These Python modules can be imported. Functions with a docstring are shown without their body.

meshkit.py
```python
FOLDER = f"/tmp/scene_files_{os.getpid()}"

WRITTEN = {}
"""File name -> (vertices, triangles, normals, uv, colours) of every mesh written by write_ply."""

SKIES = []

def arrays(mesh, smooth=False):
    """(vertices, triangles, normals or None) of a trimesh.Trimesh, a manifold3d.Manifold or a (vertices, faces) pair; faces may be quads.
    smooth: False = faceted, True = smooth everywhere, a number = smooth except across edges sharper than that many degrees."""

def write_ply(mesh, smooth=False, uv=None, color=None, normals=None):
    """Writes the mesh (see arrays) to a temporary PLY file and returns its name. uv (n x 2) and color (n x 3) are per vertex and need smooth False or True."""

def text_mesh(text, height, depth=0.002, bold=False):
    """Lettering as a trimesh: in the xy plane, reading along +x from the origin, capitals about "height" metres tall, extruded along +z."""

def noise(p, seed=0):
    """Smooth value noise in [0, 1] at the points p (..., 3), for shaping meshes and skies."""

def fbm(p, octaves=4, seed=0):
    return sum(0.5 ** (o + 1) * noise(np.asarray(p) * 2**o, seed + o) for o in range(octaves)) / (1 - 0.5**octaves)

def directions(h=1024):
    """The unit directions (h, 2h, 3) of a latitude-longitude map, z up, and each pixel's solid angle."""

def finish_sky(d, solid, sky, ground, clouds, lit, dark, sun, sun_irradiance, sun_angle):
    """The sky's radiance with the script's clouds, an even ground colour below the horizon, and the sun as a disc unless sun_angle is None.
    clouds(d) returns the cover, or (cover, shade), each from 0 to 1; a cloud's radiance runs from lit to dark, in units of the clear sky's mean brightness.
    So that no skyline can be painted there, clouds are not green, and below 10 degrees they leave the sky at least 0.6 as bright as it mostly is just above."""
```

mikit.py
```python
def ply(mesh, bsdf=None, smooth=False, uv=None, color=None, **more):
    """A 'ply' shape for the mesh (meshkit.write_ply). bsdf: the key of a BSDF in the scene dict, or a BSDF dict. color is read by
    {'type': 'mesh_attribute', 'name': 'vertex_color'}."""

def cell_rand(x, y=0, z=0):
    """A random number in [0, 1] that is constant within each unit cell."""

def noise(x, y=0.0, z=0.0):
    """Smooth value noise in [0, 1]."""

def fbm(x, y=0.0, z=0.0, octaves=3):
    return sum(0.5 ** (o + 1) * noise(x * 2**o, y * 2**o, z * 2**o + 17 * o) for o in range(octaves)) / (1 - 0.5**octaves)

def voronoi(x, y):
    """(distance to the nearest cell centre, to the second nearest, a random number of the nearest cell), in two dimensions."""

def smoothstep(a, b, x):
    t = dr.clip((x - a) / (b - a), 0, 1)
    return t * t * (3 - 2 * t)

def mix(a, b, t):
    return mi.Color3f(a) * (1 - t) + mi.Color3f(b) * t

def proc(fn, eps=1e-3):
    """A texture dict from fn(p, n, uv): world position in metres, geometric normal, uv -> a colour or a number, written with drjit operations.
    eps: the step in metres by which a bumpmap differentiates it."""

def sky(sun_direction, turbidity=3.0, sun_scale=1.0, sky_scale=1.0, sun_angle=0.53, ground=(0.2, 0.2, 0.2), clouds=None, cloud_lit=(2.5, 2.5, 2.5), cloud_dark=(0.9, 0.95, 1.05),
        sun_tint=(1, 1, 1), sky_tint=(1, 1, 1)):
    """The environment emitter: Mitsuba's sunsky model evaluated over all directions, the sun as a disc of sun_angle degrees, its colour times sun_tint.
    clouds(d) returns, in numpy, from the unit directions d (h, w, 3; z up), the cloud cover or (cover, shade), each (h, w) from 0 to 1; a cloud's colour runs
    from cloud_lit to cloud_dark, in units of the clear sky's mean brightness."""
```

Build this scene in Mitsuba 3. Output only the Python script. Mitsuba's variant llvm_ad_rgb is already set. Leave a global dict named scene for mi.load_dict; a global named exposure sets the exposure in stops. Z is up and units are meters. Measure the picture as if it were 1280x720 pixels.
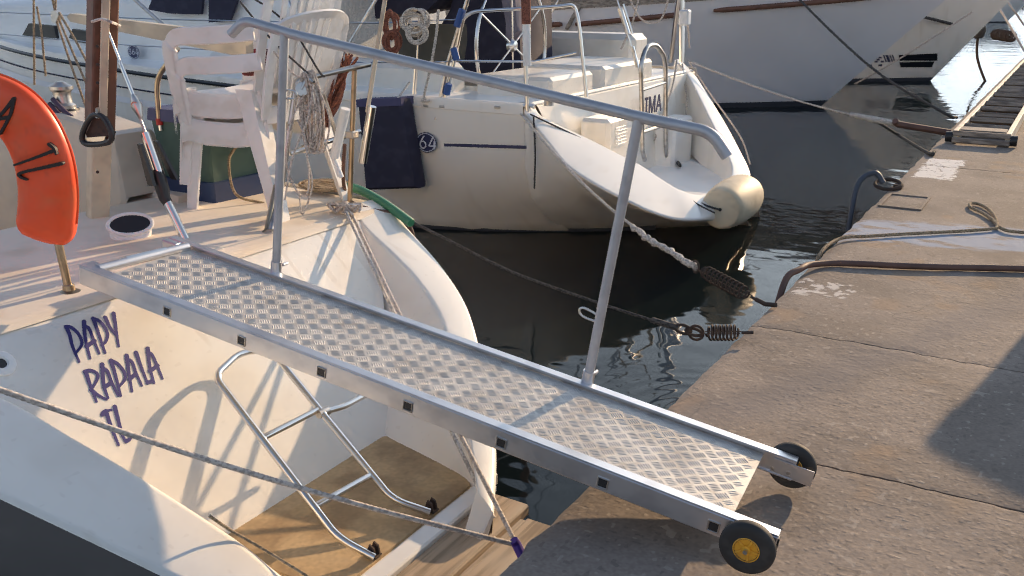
import math, random
import numpy as np, trimesh, mitsuba as mi, drjit as dr
import mikit, meshkit
from mikit import proc, noise, fbm, voronoi, cell_rand, smoothstep, mix
from shapely.geometry import LineString, Polygon, Point
from shapely.ops import unary_union
T4 = mi.ScalarTransform4f
scene, labels = {'type': 'scene'}, {}
rng = np.random.default_rng(7)

# ---------------------------------------------------------------- camera, sky, exposure
CAM = np.array([1.1017, 0.0, 2.04])          # standing on the quay; +y runs along the quay, +x inland
YAW, PITCH = math.radians(30.2), math.radians(17.5713)
fwd = np.array([-math.sin(YAW) * math.cos(PITCH), math.cos(YAW) * math.cos(PITCH), -math.sin(PITCH)])
scene['camera'] = {'type': 'perspective', 'fov': 56.145, 'fov_axis': 'x', 'near_clip': 0.05, 'far_clip': 2000.0,
    'to_world': T4().look_at(origin=CAM.tolist(), target=(CAM + fwd).tolist(), up=[0, 0, 1]),
    'film': {'type': 'hdrfilm', 'width': 1024, 'height': 576}, 'sampler': {'type': 'independent', 'sample_count': 64}}
SUN_AZ, SUN_EL = math.radians(9.0), math.radians(17.0)
SUN = [math.sin(SUN_AZ) * math.cos(SUN_EL), math.cos(SUN_AZ) * math.cos(SUN_EL), math.sin(SUN_EL)]
def thin_cloud(d):
    q = d / np.maximum(d[..., 2:] + .25, .05)
    ang = np.degrees(np.arccos(np.clip(d @ (np.array(SUN) / np.linalg.norm(SUN)), -1, 1)))
    glow = np.exp(-(ang / 36.0) ** 2)                     # hazy aureole of thin cirrus round the low sun
    low = np.exp(-np.degrees(np.arcsin(np.clip(d[..., 2], 0, 1))) / 17.0)      # haze thickens towards the horizon
    cover = np.clip(.04 + .75 * low + .6 * glow + .3 * (meshkit.fbm(q * np.array([1.6, 1.1, 1.0]), 4, 3) - .5), 0, .95)
    return cover, 1 - glow
scene['sky'] = mikit.sky(SUN, turbidity=3, ground=(0.2, 0.19, 0.17), sun_tint=(1.0, .985, 1.12), sky_tint=(.88, .95, 1.14), clouds=thin_cloud, cloud_lit=(5.9, 6.7, 7.4), cloud_dark=(3.0, 3.05, 3.1))
exposure = 2.3

# ---------------------------------------------------------------- materials
def princ(name, col, rough=0.5, metal=0.0, bump=None, bump_scale=1.0, **kw):
    b = {'type': 'principled', 'base_color': col if isinstance(col, dict) else {'type': 'rgb', 'value': list(col)},
         'roughness': rough, 'metallic': metal, **kw}
    if bump is not None:
        b = {'type': 'bumpmap', 'arbitrary': bump, 'scale': bump_scale, 'bsdf': b}
    scene[name] = {'type': 'twosided', 'bsdf': b}
    return name

def dirty(a, b, s, amount=1.0, seed=0.0, lo=0.45, hi=0.75):
    """base colour a with shaped patches and speckle of b"""
    def fn(p, n, uv):
        t = smoothstep(lo, hi, fbm(p.x * s + seed, p.y * s, p.z * s, 4)) * amount
        return mix(a, b, t)
    return proc(fn)

def gel_col(p, n, uv):
    c = mix((.80, .775, .71), (.70, .655, .575), smoothstep(.4, .75, fbm(p.x * 4, p.y * 4, p.z * 4, 4)) * .55)
    dr_ = smoothstep(.66, .85, noise(p.x * 6, p.y * 26, p.z * 1.2)) * smoothstep(.45, .7, noise(p.x * 3 + 9, p.y * 3, p.z * 2))
    c = mix(c, (.55, .48, .38), dr_ * .35)
    sp = smoothstep(.83, .92, noise(p.x * 48, p.y * 48, p.z * 48))
    return mix(c, (.42, .37, .31), sp * .12)
princ('gelcoat', proc(gel_col), .3)
princ('gelcoat_white', dirty((.80, .80, .78), (.68, .67, .63), 4, .35), .3)
def hull_col(p, n, uv):
    streak = smoothstep(.55, .8, fbm(p.x * 9, p.y * 3, p.z * .8, 3))
    low = smoothstep(.14, .02, p.z + .04 * noise(p.x * 7, p.y * 7))
    c = mix((.83, .79, .72), (.66, .60, .51), streak * .35)
    return mix(c, (.34, .30, .22), low * .6)
princ('hull_white', proc(hull_col), .25)
princ('hull_grey', dirty((.74, .74, .77), (.64, .64, .67), .8, .4), .3)
princ('boot_stripe', (.05, .056, .07), .5)
princ('deck_beige', dirty((.70, .63, .53), (.60, .50, .38), 4, .8), .65)
princ('coaming_beige', dirty((.56, .50, .42), (.44, .39, .33), 5, .6), .5)
def sole_col(p, n, uv):
    t = fbm(p.x * 7, p.y * 7, 3, 4)
    s = noise(p.x * 90, p.y * 90)
    c = mix((.47, .34, .19), (.32, .22, .12), smoothstep(.35, .7, t))
    return mix(c, (.46, .33, .17), smoothstep(.62, .8, noise(p.x * 11 + 9, p.y * 5)) * .5) * (.9 + .2 * s)
princ('sole_brown', proc(sole_col), .75)
def teak_col(p, n, uv):
    g = fbm(p.x * 60, p.y * 3, p.z * 60, 4)
    w = fbm(p.x * 9, p.y * 2.2 + 4, p.z * 9, 3)
    c = mix((.43, .33, .23), (.25, .19, .13), smoothstep(.35, .7, g))
    return mix(c, (.52, .45, .36), smoothstep(.5, .75, w) * .6)
princ('teak', proc(teak_col), .75, bump=proc(lambda p, n, uv: fbm(p.x * 90, p.y * 4, p.z * 90, 3)), bump_scale=.0015)
princ('alu', dirty((.72, .72, .74), (.50, .50, .53), 14, .6, lo=.4), .36, 1.0)
def tread_col(p, n, uv):
    c = mix((.56, .54, .50), (.36, .34, .31), smoothstep(.4, .75, fbm(p.x * 7, p.y * 9, p.z * 7, 4)))
    return mix(c, (.24, .21, .18), smoothstep(.66, .8, noise(p.x * 34, p.y * 34)) * .35)
princ('alu_tread', proc(tread_col), .5, .35)
princ('alu_bar', dirty((.64, .62, .58), (.42, .40, .37), 16, .8, lo=.4), .45, .35)
princ('alu_matte', dirty((.50, .51, .54), (.38, .39, .42), 18, .7, lo=.4), .5, .7)
princ('steel', (.74, .73, .71), .14, 1.0)
princ('steel_dull', dirty((.60, .58, .55), (.38, .34, .29), 30, .7), .32, 1.0)
princ('bronze', dirty((.56, .44, .30), (.36, .27, .18), 20, .7), .3, 1.0)
princ('rust', dirty((.065, .042, .032), (.035, .03, .028), 40, 1), .85)
princ('rubber', dirty((.028, .027, .026), (.06, .055, .05), 25, .7), .7)
princ('black_plastic', (.02, .02, .022), .4)
princ('yellow_plastic', dirty((.72, .36, .03), (.45, .22, .04), 30, .7), .45)
def buoy_col(p, n, uv):
    c = mix((.85, .085, .018), (.74, .13, .045), smoothstep(.42, .72, fbm(p.x * 9, p.y * 9, p.z * 9, 4)) * .8)
    return mix(c, (.45, .07, .03), smoothstep(.62, .85, fbm(p.x * 26, p.y * 26, p.z * 14, 3)) * .35)
princ('orange_pvc', proc(buoy_col), .36, clearcoat=.3)
princ('marker', (.02, .012, .012), .6)
princ('ink_purple', (.03, .028, .17), .5)
princ('ink_navy', (.03, .035, .09), .4)
princ('ink_pale', (.62, .63, .68), .5)
princ('chair_plastic', dirty((.78, .77, .75), (.62, .58, .52), 12, .5), .38)
princ('navy_cloth', dirty((.022, .022, .045), (.04, .04, .07), 12, .6), .85, sheen=.4)
princ('navy_cloth_lit', dirty((.17, .16, .20), (.12, .11, .15), 9, .6), .85)  # paler copy of the navy cloth with the light painted in
princ('olive_cloth', dirty((.07, .068, .055), (.11, .10, .085), 9, .7), .9)
princ('red_cloth', dirty((.30, .03, .03), (.08, .015, .015), 26, 1, lo=.35, hi=.6), .85)
princ('green_plastic', dirty((.075, .13, .105), (.05, .09, .075), 8, .6), .5)
princ('blue_plastic', (.02, .04, .11), .45)
princ('lid_navy', (.05, .05, .13), .5)
princ('cream_paint', dirty((.62, .53, .39), (.40, .34, .26), 7, .9, lo=.4), .5)
princ('wood_brown', dirty((.16, .075, .05), (.09, .045, .03), 14, .8), .6)
princ('fender_cream', dirty((.76, .64, .45), (.56, .45, .29), 6, .7), .55)
princ('window_dark', (.012, .014, .018), .08)
princ('blue_tape', (.025, .08, .26), .5)
princ('red_plastic', (.5, .03, .02), .4)
princ('purple_tape', (.07, .03, .26), .6)
princ('purple_dark', (.075, .05, .085), .8)
princ('hose_slate', (.06, .075, .10), .5)
def rope_col(a, b, k=130.):
    return proc(lambda p, n, uv: mix(a, b, smoothstep(.42, .62, noise(p.x * k, p.y * k, p.z * k))))
princ('rope_grey', rope_col((.58, .52, .46), (.38, .33, .29)), .9)
princ('rope_pale', rope_col((.62, .58, .52), (.38, .35, .31)), .9)
princ('rope_dark', rope_col((.030, .030, .030), (.085, .08, .075)), .9)
princ('rope_brown', rope_col((.26, .10, .065), (.14, .055, .04)), .9)
princ('rope_tan', rope_col((.40, .30, .19), (.22, .165, .105)), .9)
princ('hose_green', (.05, .20, .11), .35)
princ('hose_brown', dirty((.14, .075, .055), (.09, .05, .04), 12, .8), .6)
princ('plank_grey', proc(lambda p, n, uv: mix((.36, .31, .26), (.17, .145, .125), smoothstep(.3, .75, fbm(p.x * 8, p.y * 60, p.z * 40, 4)))), .8)
princ('rail_wood', dirty((.62, .54, .42), (.36, .30, .23), 9, .8), .6)

# quay concrete: aggregate speckle, wear, faded paint marks with their own outlines
def quay_col(p, n, uv):
    a = fbm(p.x * 3.1, p.y * 3.1, 0, 4)
    g = noise(p.x * 140, p.y * 140)
    h = noise(p.x * 55 + 7, p.y * 55)
    c = mix((.250, .208, .174), (.188, .156, .130), smoothstep(.3, .7, a))
    c = c * (.87 + .26 * g)
    c = mix(c, (.42, .37, .31), smoothstep(.82, .92, h) * .4)
    c = mix(c, (.09, .075, .06), smoothstep(.20, .12, h) * .35)
    ol = smoothstep(.64, .78, fbm(p.x * 2.3 + 31, p.y * 1.7 + 8, 4, 4))
    c = mix(c, (.13, .11, .095), ol * .55)
    ru = smoothstep(.66, .8, fbm(p.x * 4.1 + 5, p.y * 3.3 + 70, 9, 3))
    c = mix(c, (.30, .20, .12), ru * .45)
    cr = dr.abs(noise(p.x * 2.1 + 3 + .5 * noise(p.x * 9, p.y * 9), p.y * 1.4) - .5)
    c = mix(c, (.10, .085, .07), smoothstep(.007, .0, cr) * smoothstep(.5, .62, noise(p.x * 1.3, p.y * 1.1 + 40)) * .8)
    # grey band running obliquely over the slabs
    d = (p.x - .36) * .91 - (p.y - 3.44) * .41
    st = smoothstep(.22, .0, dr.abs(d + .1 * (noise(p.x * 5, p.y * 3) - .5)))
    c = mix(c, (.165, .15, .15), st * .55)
    # worn pale blue paint band across the quay
    w = fbm(p.x * 6, p.y * 14, 5, 4)
    b = smoothstep(.34, .24, dr.abs(p.y - (6.02 + .25 * p.x) + .25 * (w - .5))) * smoothstep(.28, .5, w + .16 * p.x)
    c = mix(c, (.31, .375, .47), b * .8)
    # painted white square and worn white mooring marks
    def patch(x0, x1, y0, y1, thr):
        e = .05 * (noise(p.x * 22, p.y * 22) - .5)
        m = smoothstep(0, .02, p.x - x0 + e) * smoothstep(0, .02, x1 - p.x + e) * smoothstep(0, .03, p.y - y0 + e) * smoothstep(0, .03, y1 - p.y + e)
        return m * smoothstep(thr, thr + .18, fbm(p.x * 30, p.y * 30, 2, 3))
    c = mix(c, (.68, .65, .60), patch(.06, .36, 8.0, 9.0, .22))
    c = mix(c, (.60, .57, .52), patch(.01, .27, 2.60, 2.835, .26))
    c = mix(c, (.36, .12, .08), patch(.07, .16, 2.67, 2.76, .52) * .8)
    c = mix(c, (.55, .51, .46), patch(.02, .30, 4.55, 4.85, .44))
    return c
def quay_bump(p, n, uv):
    return fbm(p.x * 70, p.y * 70, p.z * 70, 3) + .9 * fbm(p.x * 14, p.y * 14, 0, 3) + .5 * smoothstep(.7, .85, noise(p.x * 70, p.y * 70))
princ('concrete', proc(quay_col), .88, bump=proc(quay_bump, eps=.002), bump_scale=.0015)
princ('quay_face', dirty((.12, .11, .09), (.05, .06, .04), 5, 1), .9)

def wave(p, n, uv):
    a = fbm(p.x * 1.1 + 3, p.y * 1.6, 0, 2) * .009
    b = fbm(p.x * 5, p.y * 7, 1, 2) * .0026
    r = dr.sqrt(dr.square(p.x + .25) + dr.square(p.y - 4.2))
    ring = dr.sin(r * 62) * .0005 * dr.exp(-dr.square((r - .35) / .35))
    return a + b + ring
scene['water_surface'] = {'type': 'twosided', 'bsdf': {'type': 'bumpmap', 'arbitrary': proc(wave, eps=.004), 'scale': 1.0,
    'bsdf': {'type': 'principled', 'base_color': {'type': 'rgb', 'value': [.005, .009, .010]}, 'roughness': .02, 'eta': 1.33}}}

# ---------------------------------------------------------------- mesh helpers
V = lambda *a: np.array(a[0] if len(a) == 1 else a, float)
def unit(v): v = np.asarray(v, float); return v / max(np.linalg.norm(v), 1e-12)
def cat(ms): return trimesh.util.concatenate([m for m in ms if m is not None])
def spline(pts, n=8, closed=False):
    P = np.asarray(pts, float)
    if len(P) < 3: return np.array([P[0] + (P[-1] - P[0]) * t for t in np.linspace(0, 1, n + 1)])
    out = []
    N = len(P)
    for i in range(N if closed else N - 1):
        if closed: a, b, c, d = P[i - 1], P[i], P[(i + 1) % N], P[(i + 2) % N]
        else:
            b, c = P[i], P[i + 1]
            a = P[i - 1] if i else 2 * b - c
            d = P[i + 2] if i + 2 < N else 2 * c - b
        for t in np.linspace(0, 1, n, endpoint=False):
            out.append(.5 * (2 * b + (c - a) * t + (2 * a - 5 * b + 4 * c - d) * t * t + (3 * b - a - 3 * c + d) * t ** 3))
    if not closed: out.append(P[-1])
    return np.array(out)
def resample(P, step):
    P = np.asarray(P, float)
    s = np.r_[0, np.cumsum(np.linalg.norm(np.diff(P, axis=0), axis=1))]
    n = max(2, int(round(s[-1] / step)) + 1)
    u = np.linspace(0, s[-1], n)
    return np.stack([np.interp(u, s, P[:, k]) for k in range(3)], 1)
def resample_n(P, n):
    P = np.asarray(P, float)
    s = np.r_[0, np.cumsum(np.linalg.norm(np.diff(P, axis=0), axis=1))]
    u = np.linspace(0, s[-1], n)
    return np.stack([np.interp(u, s, P[:, k]) for k in range(3)], 1)
def sweep(P, section, closed=False, caps=True, up0=None):
    """section(i, s) -> (m,2) outline at ring i"""
    P = np.asarray(P, float); N = len(P)
    tg = np.gradient(P, axis=0) if not closed else np.roll(P, -1, 0) - np.roll(P, 1, 0)
    tg = np.array([unit(t) for t in tg])
    u = up0 if up0 is not None else (V(0, 0, 1) if abs(tg[0][2]) < .9 else V(1, 0, 0))
    u = unit(u - tg[0] * np.dot(u, tg[0]))
    s = 0; rings = []
    for i in range(N):
        if i: s += np.linalg.norm(P[i] - P[i - 1])
        u = unit(u - tg[i] * np.dot(u, tg[i]))
        w = np.cross(tg[i], u)
        q = section(i, s)
        rings.append(P[i] + q[:, :1] * w + q[:, 1:] * u)
    m = len(rings[0]); v = np.vstack(rings); f = []
    idx = np.arange(m); nx = (idx + 1) % m
    for i in range(N if closed else N - 1):
        a, b = i * m, ((i + 1) % N) * m
        f.append(np.stack([a + idx, a + nx, b + nx], 1)); f.append(np.stack([a + idx, b + nx, b + idx], 1))
    f = np.vstack(f)
    if caps and not closed:
        c0, c1 = len(v), len(v) + 1
        v = np.vstack([v, P[:1], P[-1:]])
        f = np.vstack([f, np.stack([np.full(m, c0), nx, idx], 1), np.stack([np.full(m, c1), (N - 1) * m + idx, (N - 1) * m + nx], 1)])
    return trimesh.Trimesh(v, f, process=False)
def tube(pts, r, n=10, closed=False, curve=0):
    P = spline(pts, curve, closed) if curve else np.asarray(pts, float)
    a = np.linspace(0, 2 * np.pi, n, endpoint=False)
    rr = r if callable(r) else (lambda i, N=len(P): r)
    c = np.stack([np.cos(a), np.sin(a)], 1)
    return sweep(P, lambda i, s: c * rr(i), closed)
def fillet(pts, r, n=6):
    """polyline with rounded corners"""
    P = [np.asarray(p, float) for p in pts]; out = [P[0]]
    for a, b, c in zip(P, P[1:], P[2:]):
        k = min(r, .45 * np.linalg.norm(a - b), .45 * np.linalg.norm(c - b))
        p, q = b + unit(a - b) * k, b + unit(c - b) * k
        out += [(1 - t) ** 2 * p + 2 * t * (1 - t) * b + t * t * q for t in np.linspace(0, 1, n)]
    return np.array(out + [P[-1]])
def bent(pts, R, r, n=12): return tube(fillet(pts, R), r, n)
def rope(pts, r, curve=10, strands=3, pitch=8.0, n=12, step=None, closed=False):
    P = spline(pts, curve, closed) if curve else np.asarray(pts, float)
    P = resample(P, step or r * .8)
    a = np.linspace(0, 2 * np.pi, n, endpoint=False)
    def sec(i, s):
        tw = s / (pitch * r) * 2 * np.pi
        q = r * (.74 + .26 * np.abs(np.cos(strands / 2 * (a - tw))))
        return np.stack([np.cos(a) * q, np.sin(a) * q], 1)
    return sweep(P, sec)
def box(c, size, R=None, bevel=.004):
    h = np.asarray(size, float) / 2; b = min(bevel, .45 * h.min())
    p = np.array([[sx * (h[0] - (b if k != 0 else 0)), sy * (h[1] - (b if k != 1 else 0)), sz * (h[2] - (b if k != 2 else 0))]
                  for k in range(3) for sx in (-1, 1) for sy in (-1, 1) for sz in (-1, 1)])
    m = trimesh.convex.convex_hull(p)
    if R is not None: m.apply_transform(np.vstack([np.hstack([np.asarray(R, float), np.zeros((3, 1))]), [0, 0, 0, 1]]))
    m.apply_translation(c)
    return m
def frame(x=None, y=None, z=None):
    """rotation with columns x, y, z from two given axes"""
    if z is None: x = unit(x); z = unit(np.cross(x, y)); y = np.cross(z, x)
    elif y is None: x = unit(x); y = unit(np.cross(z, x)); z = np.cross(x, y)
    return np.stack([x, y, z], 1)
def beam(a, b, w, h, up=(0, 0, 1), bevel=.003):
    a, b = np.asarray(a, float), np.asarray(b, float)
    x = unit(b - a); y = unit(np.cross(up, x)); z = np.cross(x, y)
    return box((a + b) / 2, (np.linalg.norm(b - a), w, h), np.stack([x, y, z], 1), bevel)
def hull_of(p): return trimesh.convex.convex_hull(np.asarray(p, float))
def lathe(profile, c=(0, 0, 0), axis=(0, 0, 1), n=32):
    m = trimesh.creation.revolve(np.asarray(profile, float), sections=n)
    m.apply_transform(trimesh.geometry.align_vectors([0, 0, 1], unit(axis)))
    m.apply_translation(c)
    return m
def strip(rows, flip=False):
    """grid surface from rows of equal length"""
    v = np.asarray(rows, float); a, b = v.shape[:2]
    i = np.arange(a * b).reshape(a, b)
    q = np.stack([i[:-1, :-1], i[1:, :-1], i[1:, 1:], i[:-1, 1:]], -1).reshape(-1, 4)
    f = np.vstack([q[:, [0, 1, 2]], q[:, [0, 2, 3]]])
    return trimesh.Trimesh(v.reshape(-1, 3), f[:, ::-1] if flip else f, process=False)
def plate(poly, o, ex, ey, depth):
    """shapely polygon in the plane o + x ex + y ey, extruded along ex x ey"""
    ez = np.cross(ex, ey); out = []
    for g in getattr(poly, 'geoms', [poly]):
        if g.is_empty: continue
        m = trimesh.creation.extrude_polygon(g, depth, engine='earcut')
        m.vertices = np.asarray(o) + m.vertices[:, :1] * ex + m.vertices[:, 1:2] * ey + m.vertices[:, 2:] * ez
        out.append(m)
    return cat(out)
def strokes(lists, o, ex, ey, w, depth=.0012, taper=True):
    """handwritten strokes (lists of 3-D points lying in the plane) as thin raised ink"""
    polys = []
    for L in lists:
        q = [(np.dot(np.asarray(p) - o, ex), np.dot(np.asarray(p) - o, ey)) for p in L]
        if len(q) > 2: q = [(p[0], p[1]) for p in spline([(x, y, 0) for x, y in q], 5)]
        for i in range(len(q) - 1):
            t = 1 - .45 * (i / max(1, len(q) - 1)) if taper else 1
            polys.append(LineString(q[i:i + 2]).buffer(w / 2 * t, 4))
    return plate(unary_union(polys), o, ex, ey, depth)

# ---------------------------------------------------------------- scene bookkeeping
def fresh(key):
    if key not in scene and not any(k.startswith(key + '__') for k in scene) and key not in labels: return key
    i = 1
    while f'{key}_{i:03d}' in scene or f'{key}_{i:03d}' in labels or any(k.startswith(f'{key}_{i:03d}__') for k in scene): i += 1
    return f'{key}_{i:03d}'
def thing(name, label, category, group=None):
    k = fresh(name); labels[k] = {'label': label, 'category': category}
    if group: labels[k]['group'] = group
    return k
def obj(name, mesh, mat, parent=None, smooth=35, label=None, kind=None):
    k = fresh((parent + '__' if parent else '') + name)
    scene[k] = mikit.ply(mesh, mat, smooth=smooth)
    if label or kind: labels[k] = {a: b for a, b in (('label', label), ('kind', kind)) if b}
    return k
def solo(name, mesh, mat, label, category, group=None, smooth=35):
    k = fresh(name); scene[k] = mikit.ply(mesh, mat, smooth=smooth); labels[k] = {'label': label, 'category': category}
    if group: labels[k]['group'] = group
    return k

# ================================================================ SETTING
QZ = 0.60
def grid(x0, x1, y0, y1, z, nx, ny):
    X, Y = np.meshgrid(np.linspace(x0, x1, nx), np.linspace(y0, y1, ny), indexing='ij')
    return strip(np.stack([X, Y, np.full_like(X, z)], -1))
scene['water'] = mikit.ply(grid(-300, 300, -40, 400, 0, 2, 2), 'water_surface'); labels['water'] = {'kind': 'structure'}
wall = cat([box((4.06, 150, -.9), (8.0, 330, 2.9), bevel=.01)])
wall.vertices[wall.vertices[:, 2] > 0, 2] = .5
scene['quay'] = mikit.ply(wall, 'quay_face'); labels['quay'] = {'kind': 'structure'}
def slab(x0, x1, y0, y1, step, gap=.007):
    nx, ny = max(3, int((x1 - x0) / step)), max(3, int((y1 - y0) / step))
    X, Y = np.meshgrid(np.linspace(x0, x1, nx), np.linspace(y0 + gap, y1 - gap, ny), indexing='ij')
    P = np.stack([X, Y, np.zeros_like(X)], -1)
    e = meshkit.fbm(P * 9, 4, 3)[..., None]
    Zs = QZ + .010 * (meshkit.fbm(P * 2.2, 3, 5) - .5) + .004 * (meshkit.fbm(P * 28, 3, 9) - .5)
    ex = np.minimum(X - x0, 99); ey = np.minimum(Y - y0, y1 - Y)
    Zs -= .012 * np.exp(-np.maximum(ex, 0) / .02) + .006 * np.exp(-ey / .012) * meshkit.noise(P * 12, 4)
    X = X + np.where(X < x0 + .001, .022 * (e[..., 0] - .5), 0)
    Y = Y + np.where(ey < gap + .001, .030 * (meshkit.fbm(P * 14, 3, 8) - .5), 0)
    top = np.stack([X, Y, Zs], -1)
    side0, side1 = top[0].copy(), top[0].copy(); side1[:, 2] = .49
    rows = [np.stack([side0, side1], 1)]
    m = [strip(top)]
    for edge, fl in ((top[0], 1), (top[:, 0], 0), (top[:, -1], 1)):
        low = edge.copy(); low[:, 2] = .49
        m.append(strip([edge, low], bool(fl)))
    return cat(m)
cuts = [-6.0, -1.2, 1.25, 2.84, 4.0, 8.6, 13.4, 18.2, 23.0, 32, 60, 150, 310]
for i, (a, b) in enumerate(zip(cuts, cuts[1:])):
    st = .022 if 1 < a < 4 else (.035 if a == 4.0 else (.08 if b < 20 else .6))
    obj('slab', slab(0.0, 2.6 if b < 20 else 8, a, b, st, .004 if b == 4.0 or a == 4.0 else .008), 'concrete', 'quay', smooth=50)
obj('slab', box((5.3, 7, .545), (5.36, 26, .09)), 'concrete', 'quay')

# ================================================================ BOARDING GANGWAY
LP0, Ld = V((-1.372, 2.016, 1.023)), unit(V((983.063, 74.133, -167.604)))
Lw0 = unit(np.cross(V(0, 0, 1), Ld)); Ln = np.cross(Ld, Lw0); Lw = Lw0
def lp(a, w, n): return LP0 + Ld * a + Lw * w + Ln * n
LR = np.stack([Ld, Lw, Ln], 1)
g = thing('boarding_gangway', 'long aluminium boarding gangway with chequered tread, one handrail and two wheels on the quay', 'gangway')
A0, A1, WID = -.40, 2.04, .425
def rail_mesh(w, s, a1):
    m = [box(lp((A0 + a1) / 2, w, .0), (a1 - A0, .024, .066), LR, .003),
         box(lp((A0 + a1) / 2, w + s * .006, .0345), (a1 - A0, .034, .006), LR, .002),
         box(lp((A0 + a1) / 2, w + s * .014, -.028), (a1 - A0, .012, .006), LR, .002)]
    return cat(m)
obj('rail', rail_mesh(0, 1, 2.02), 'alu', g); obj('rail', rail_mesh(WID, -1, 1.99), 'alu', g)
for w, a in ((0, 2.02), (WID, 1.99)): obj('rail_hollow_dark', box(lp(a + .001, w, 0), (.006, .019, .056), LR, .001), 'black_plastic', g)  # black face stands for the shaded hollow of the open rail
obj('tread_plate', box(lp((-.30 + 1.895) / 2, WID / 2, .019), (1.895 + .30, WID - .03, .004), LR, .001), 'alu_tread', g)
bars = []
cell = .039
def bar_mesh(c, ang):
    L, wd, h = .032, .0034, .0014
    ca, sa = math.cos(ang), math.sin(ang)
    pts = []
    for (u, v, z) in ((-L / 2, 0, 0), (-L / 2 + .006, -wd / 2, 0), (L / 2 - .006, -wd / 2, 0), (L / 2, 0, 0), (L / 2 - .006, wd / 2, 0), (-L / 2 + .006, wd / 2, 0), (-L / 2 + .007, 0, h), (L / 2 - .007, 0, h)):
        pts.append((u * ca - v * sa + c[0], u * sa + v * ca + c[1], z))
    return np.array(pts)
BF = np.array([[0, 1, 6], [1, 2, 7], [1, 7, 6], [2, 3, 7], [3, 4, 7], [4, 5, 6], [4, 6, 7], [5, 0, 6]])
bv, bf = [], []
for i in range(-45, 60):
    for j in range(-45, 60):
        ang = math.pi / 4 + (0 if (i + j) % 2 else math.pi / 2)
        ca, sa = math.cos(math.pi / 4), math.sin(math.pi / 4)
        cx, cy = (i * ca - j * sa) * cell + .8, (i * sa + j * ca) * cell + WID / 2
        if not (-.29 < cx < 1.885 and .03 < cy < WID - .03): continue
        for k in range(5):
            o = (k - 2) * cell * .192
            ox, oy = cx - math.sin(ang) * o, cy + math.cos(ang) * o
            if not (-.285 < ox < 1.88 and .034 < oy < WID - .034): continue
            p = bar_mesh((ox, oy), ang)
            bf.append(BF + 8 * len(bv)); bv.append(np.array([lp(a, w, .0212 + n) for a, w, n in p]))
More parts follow.
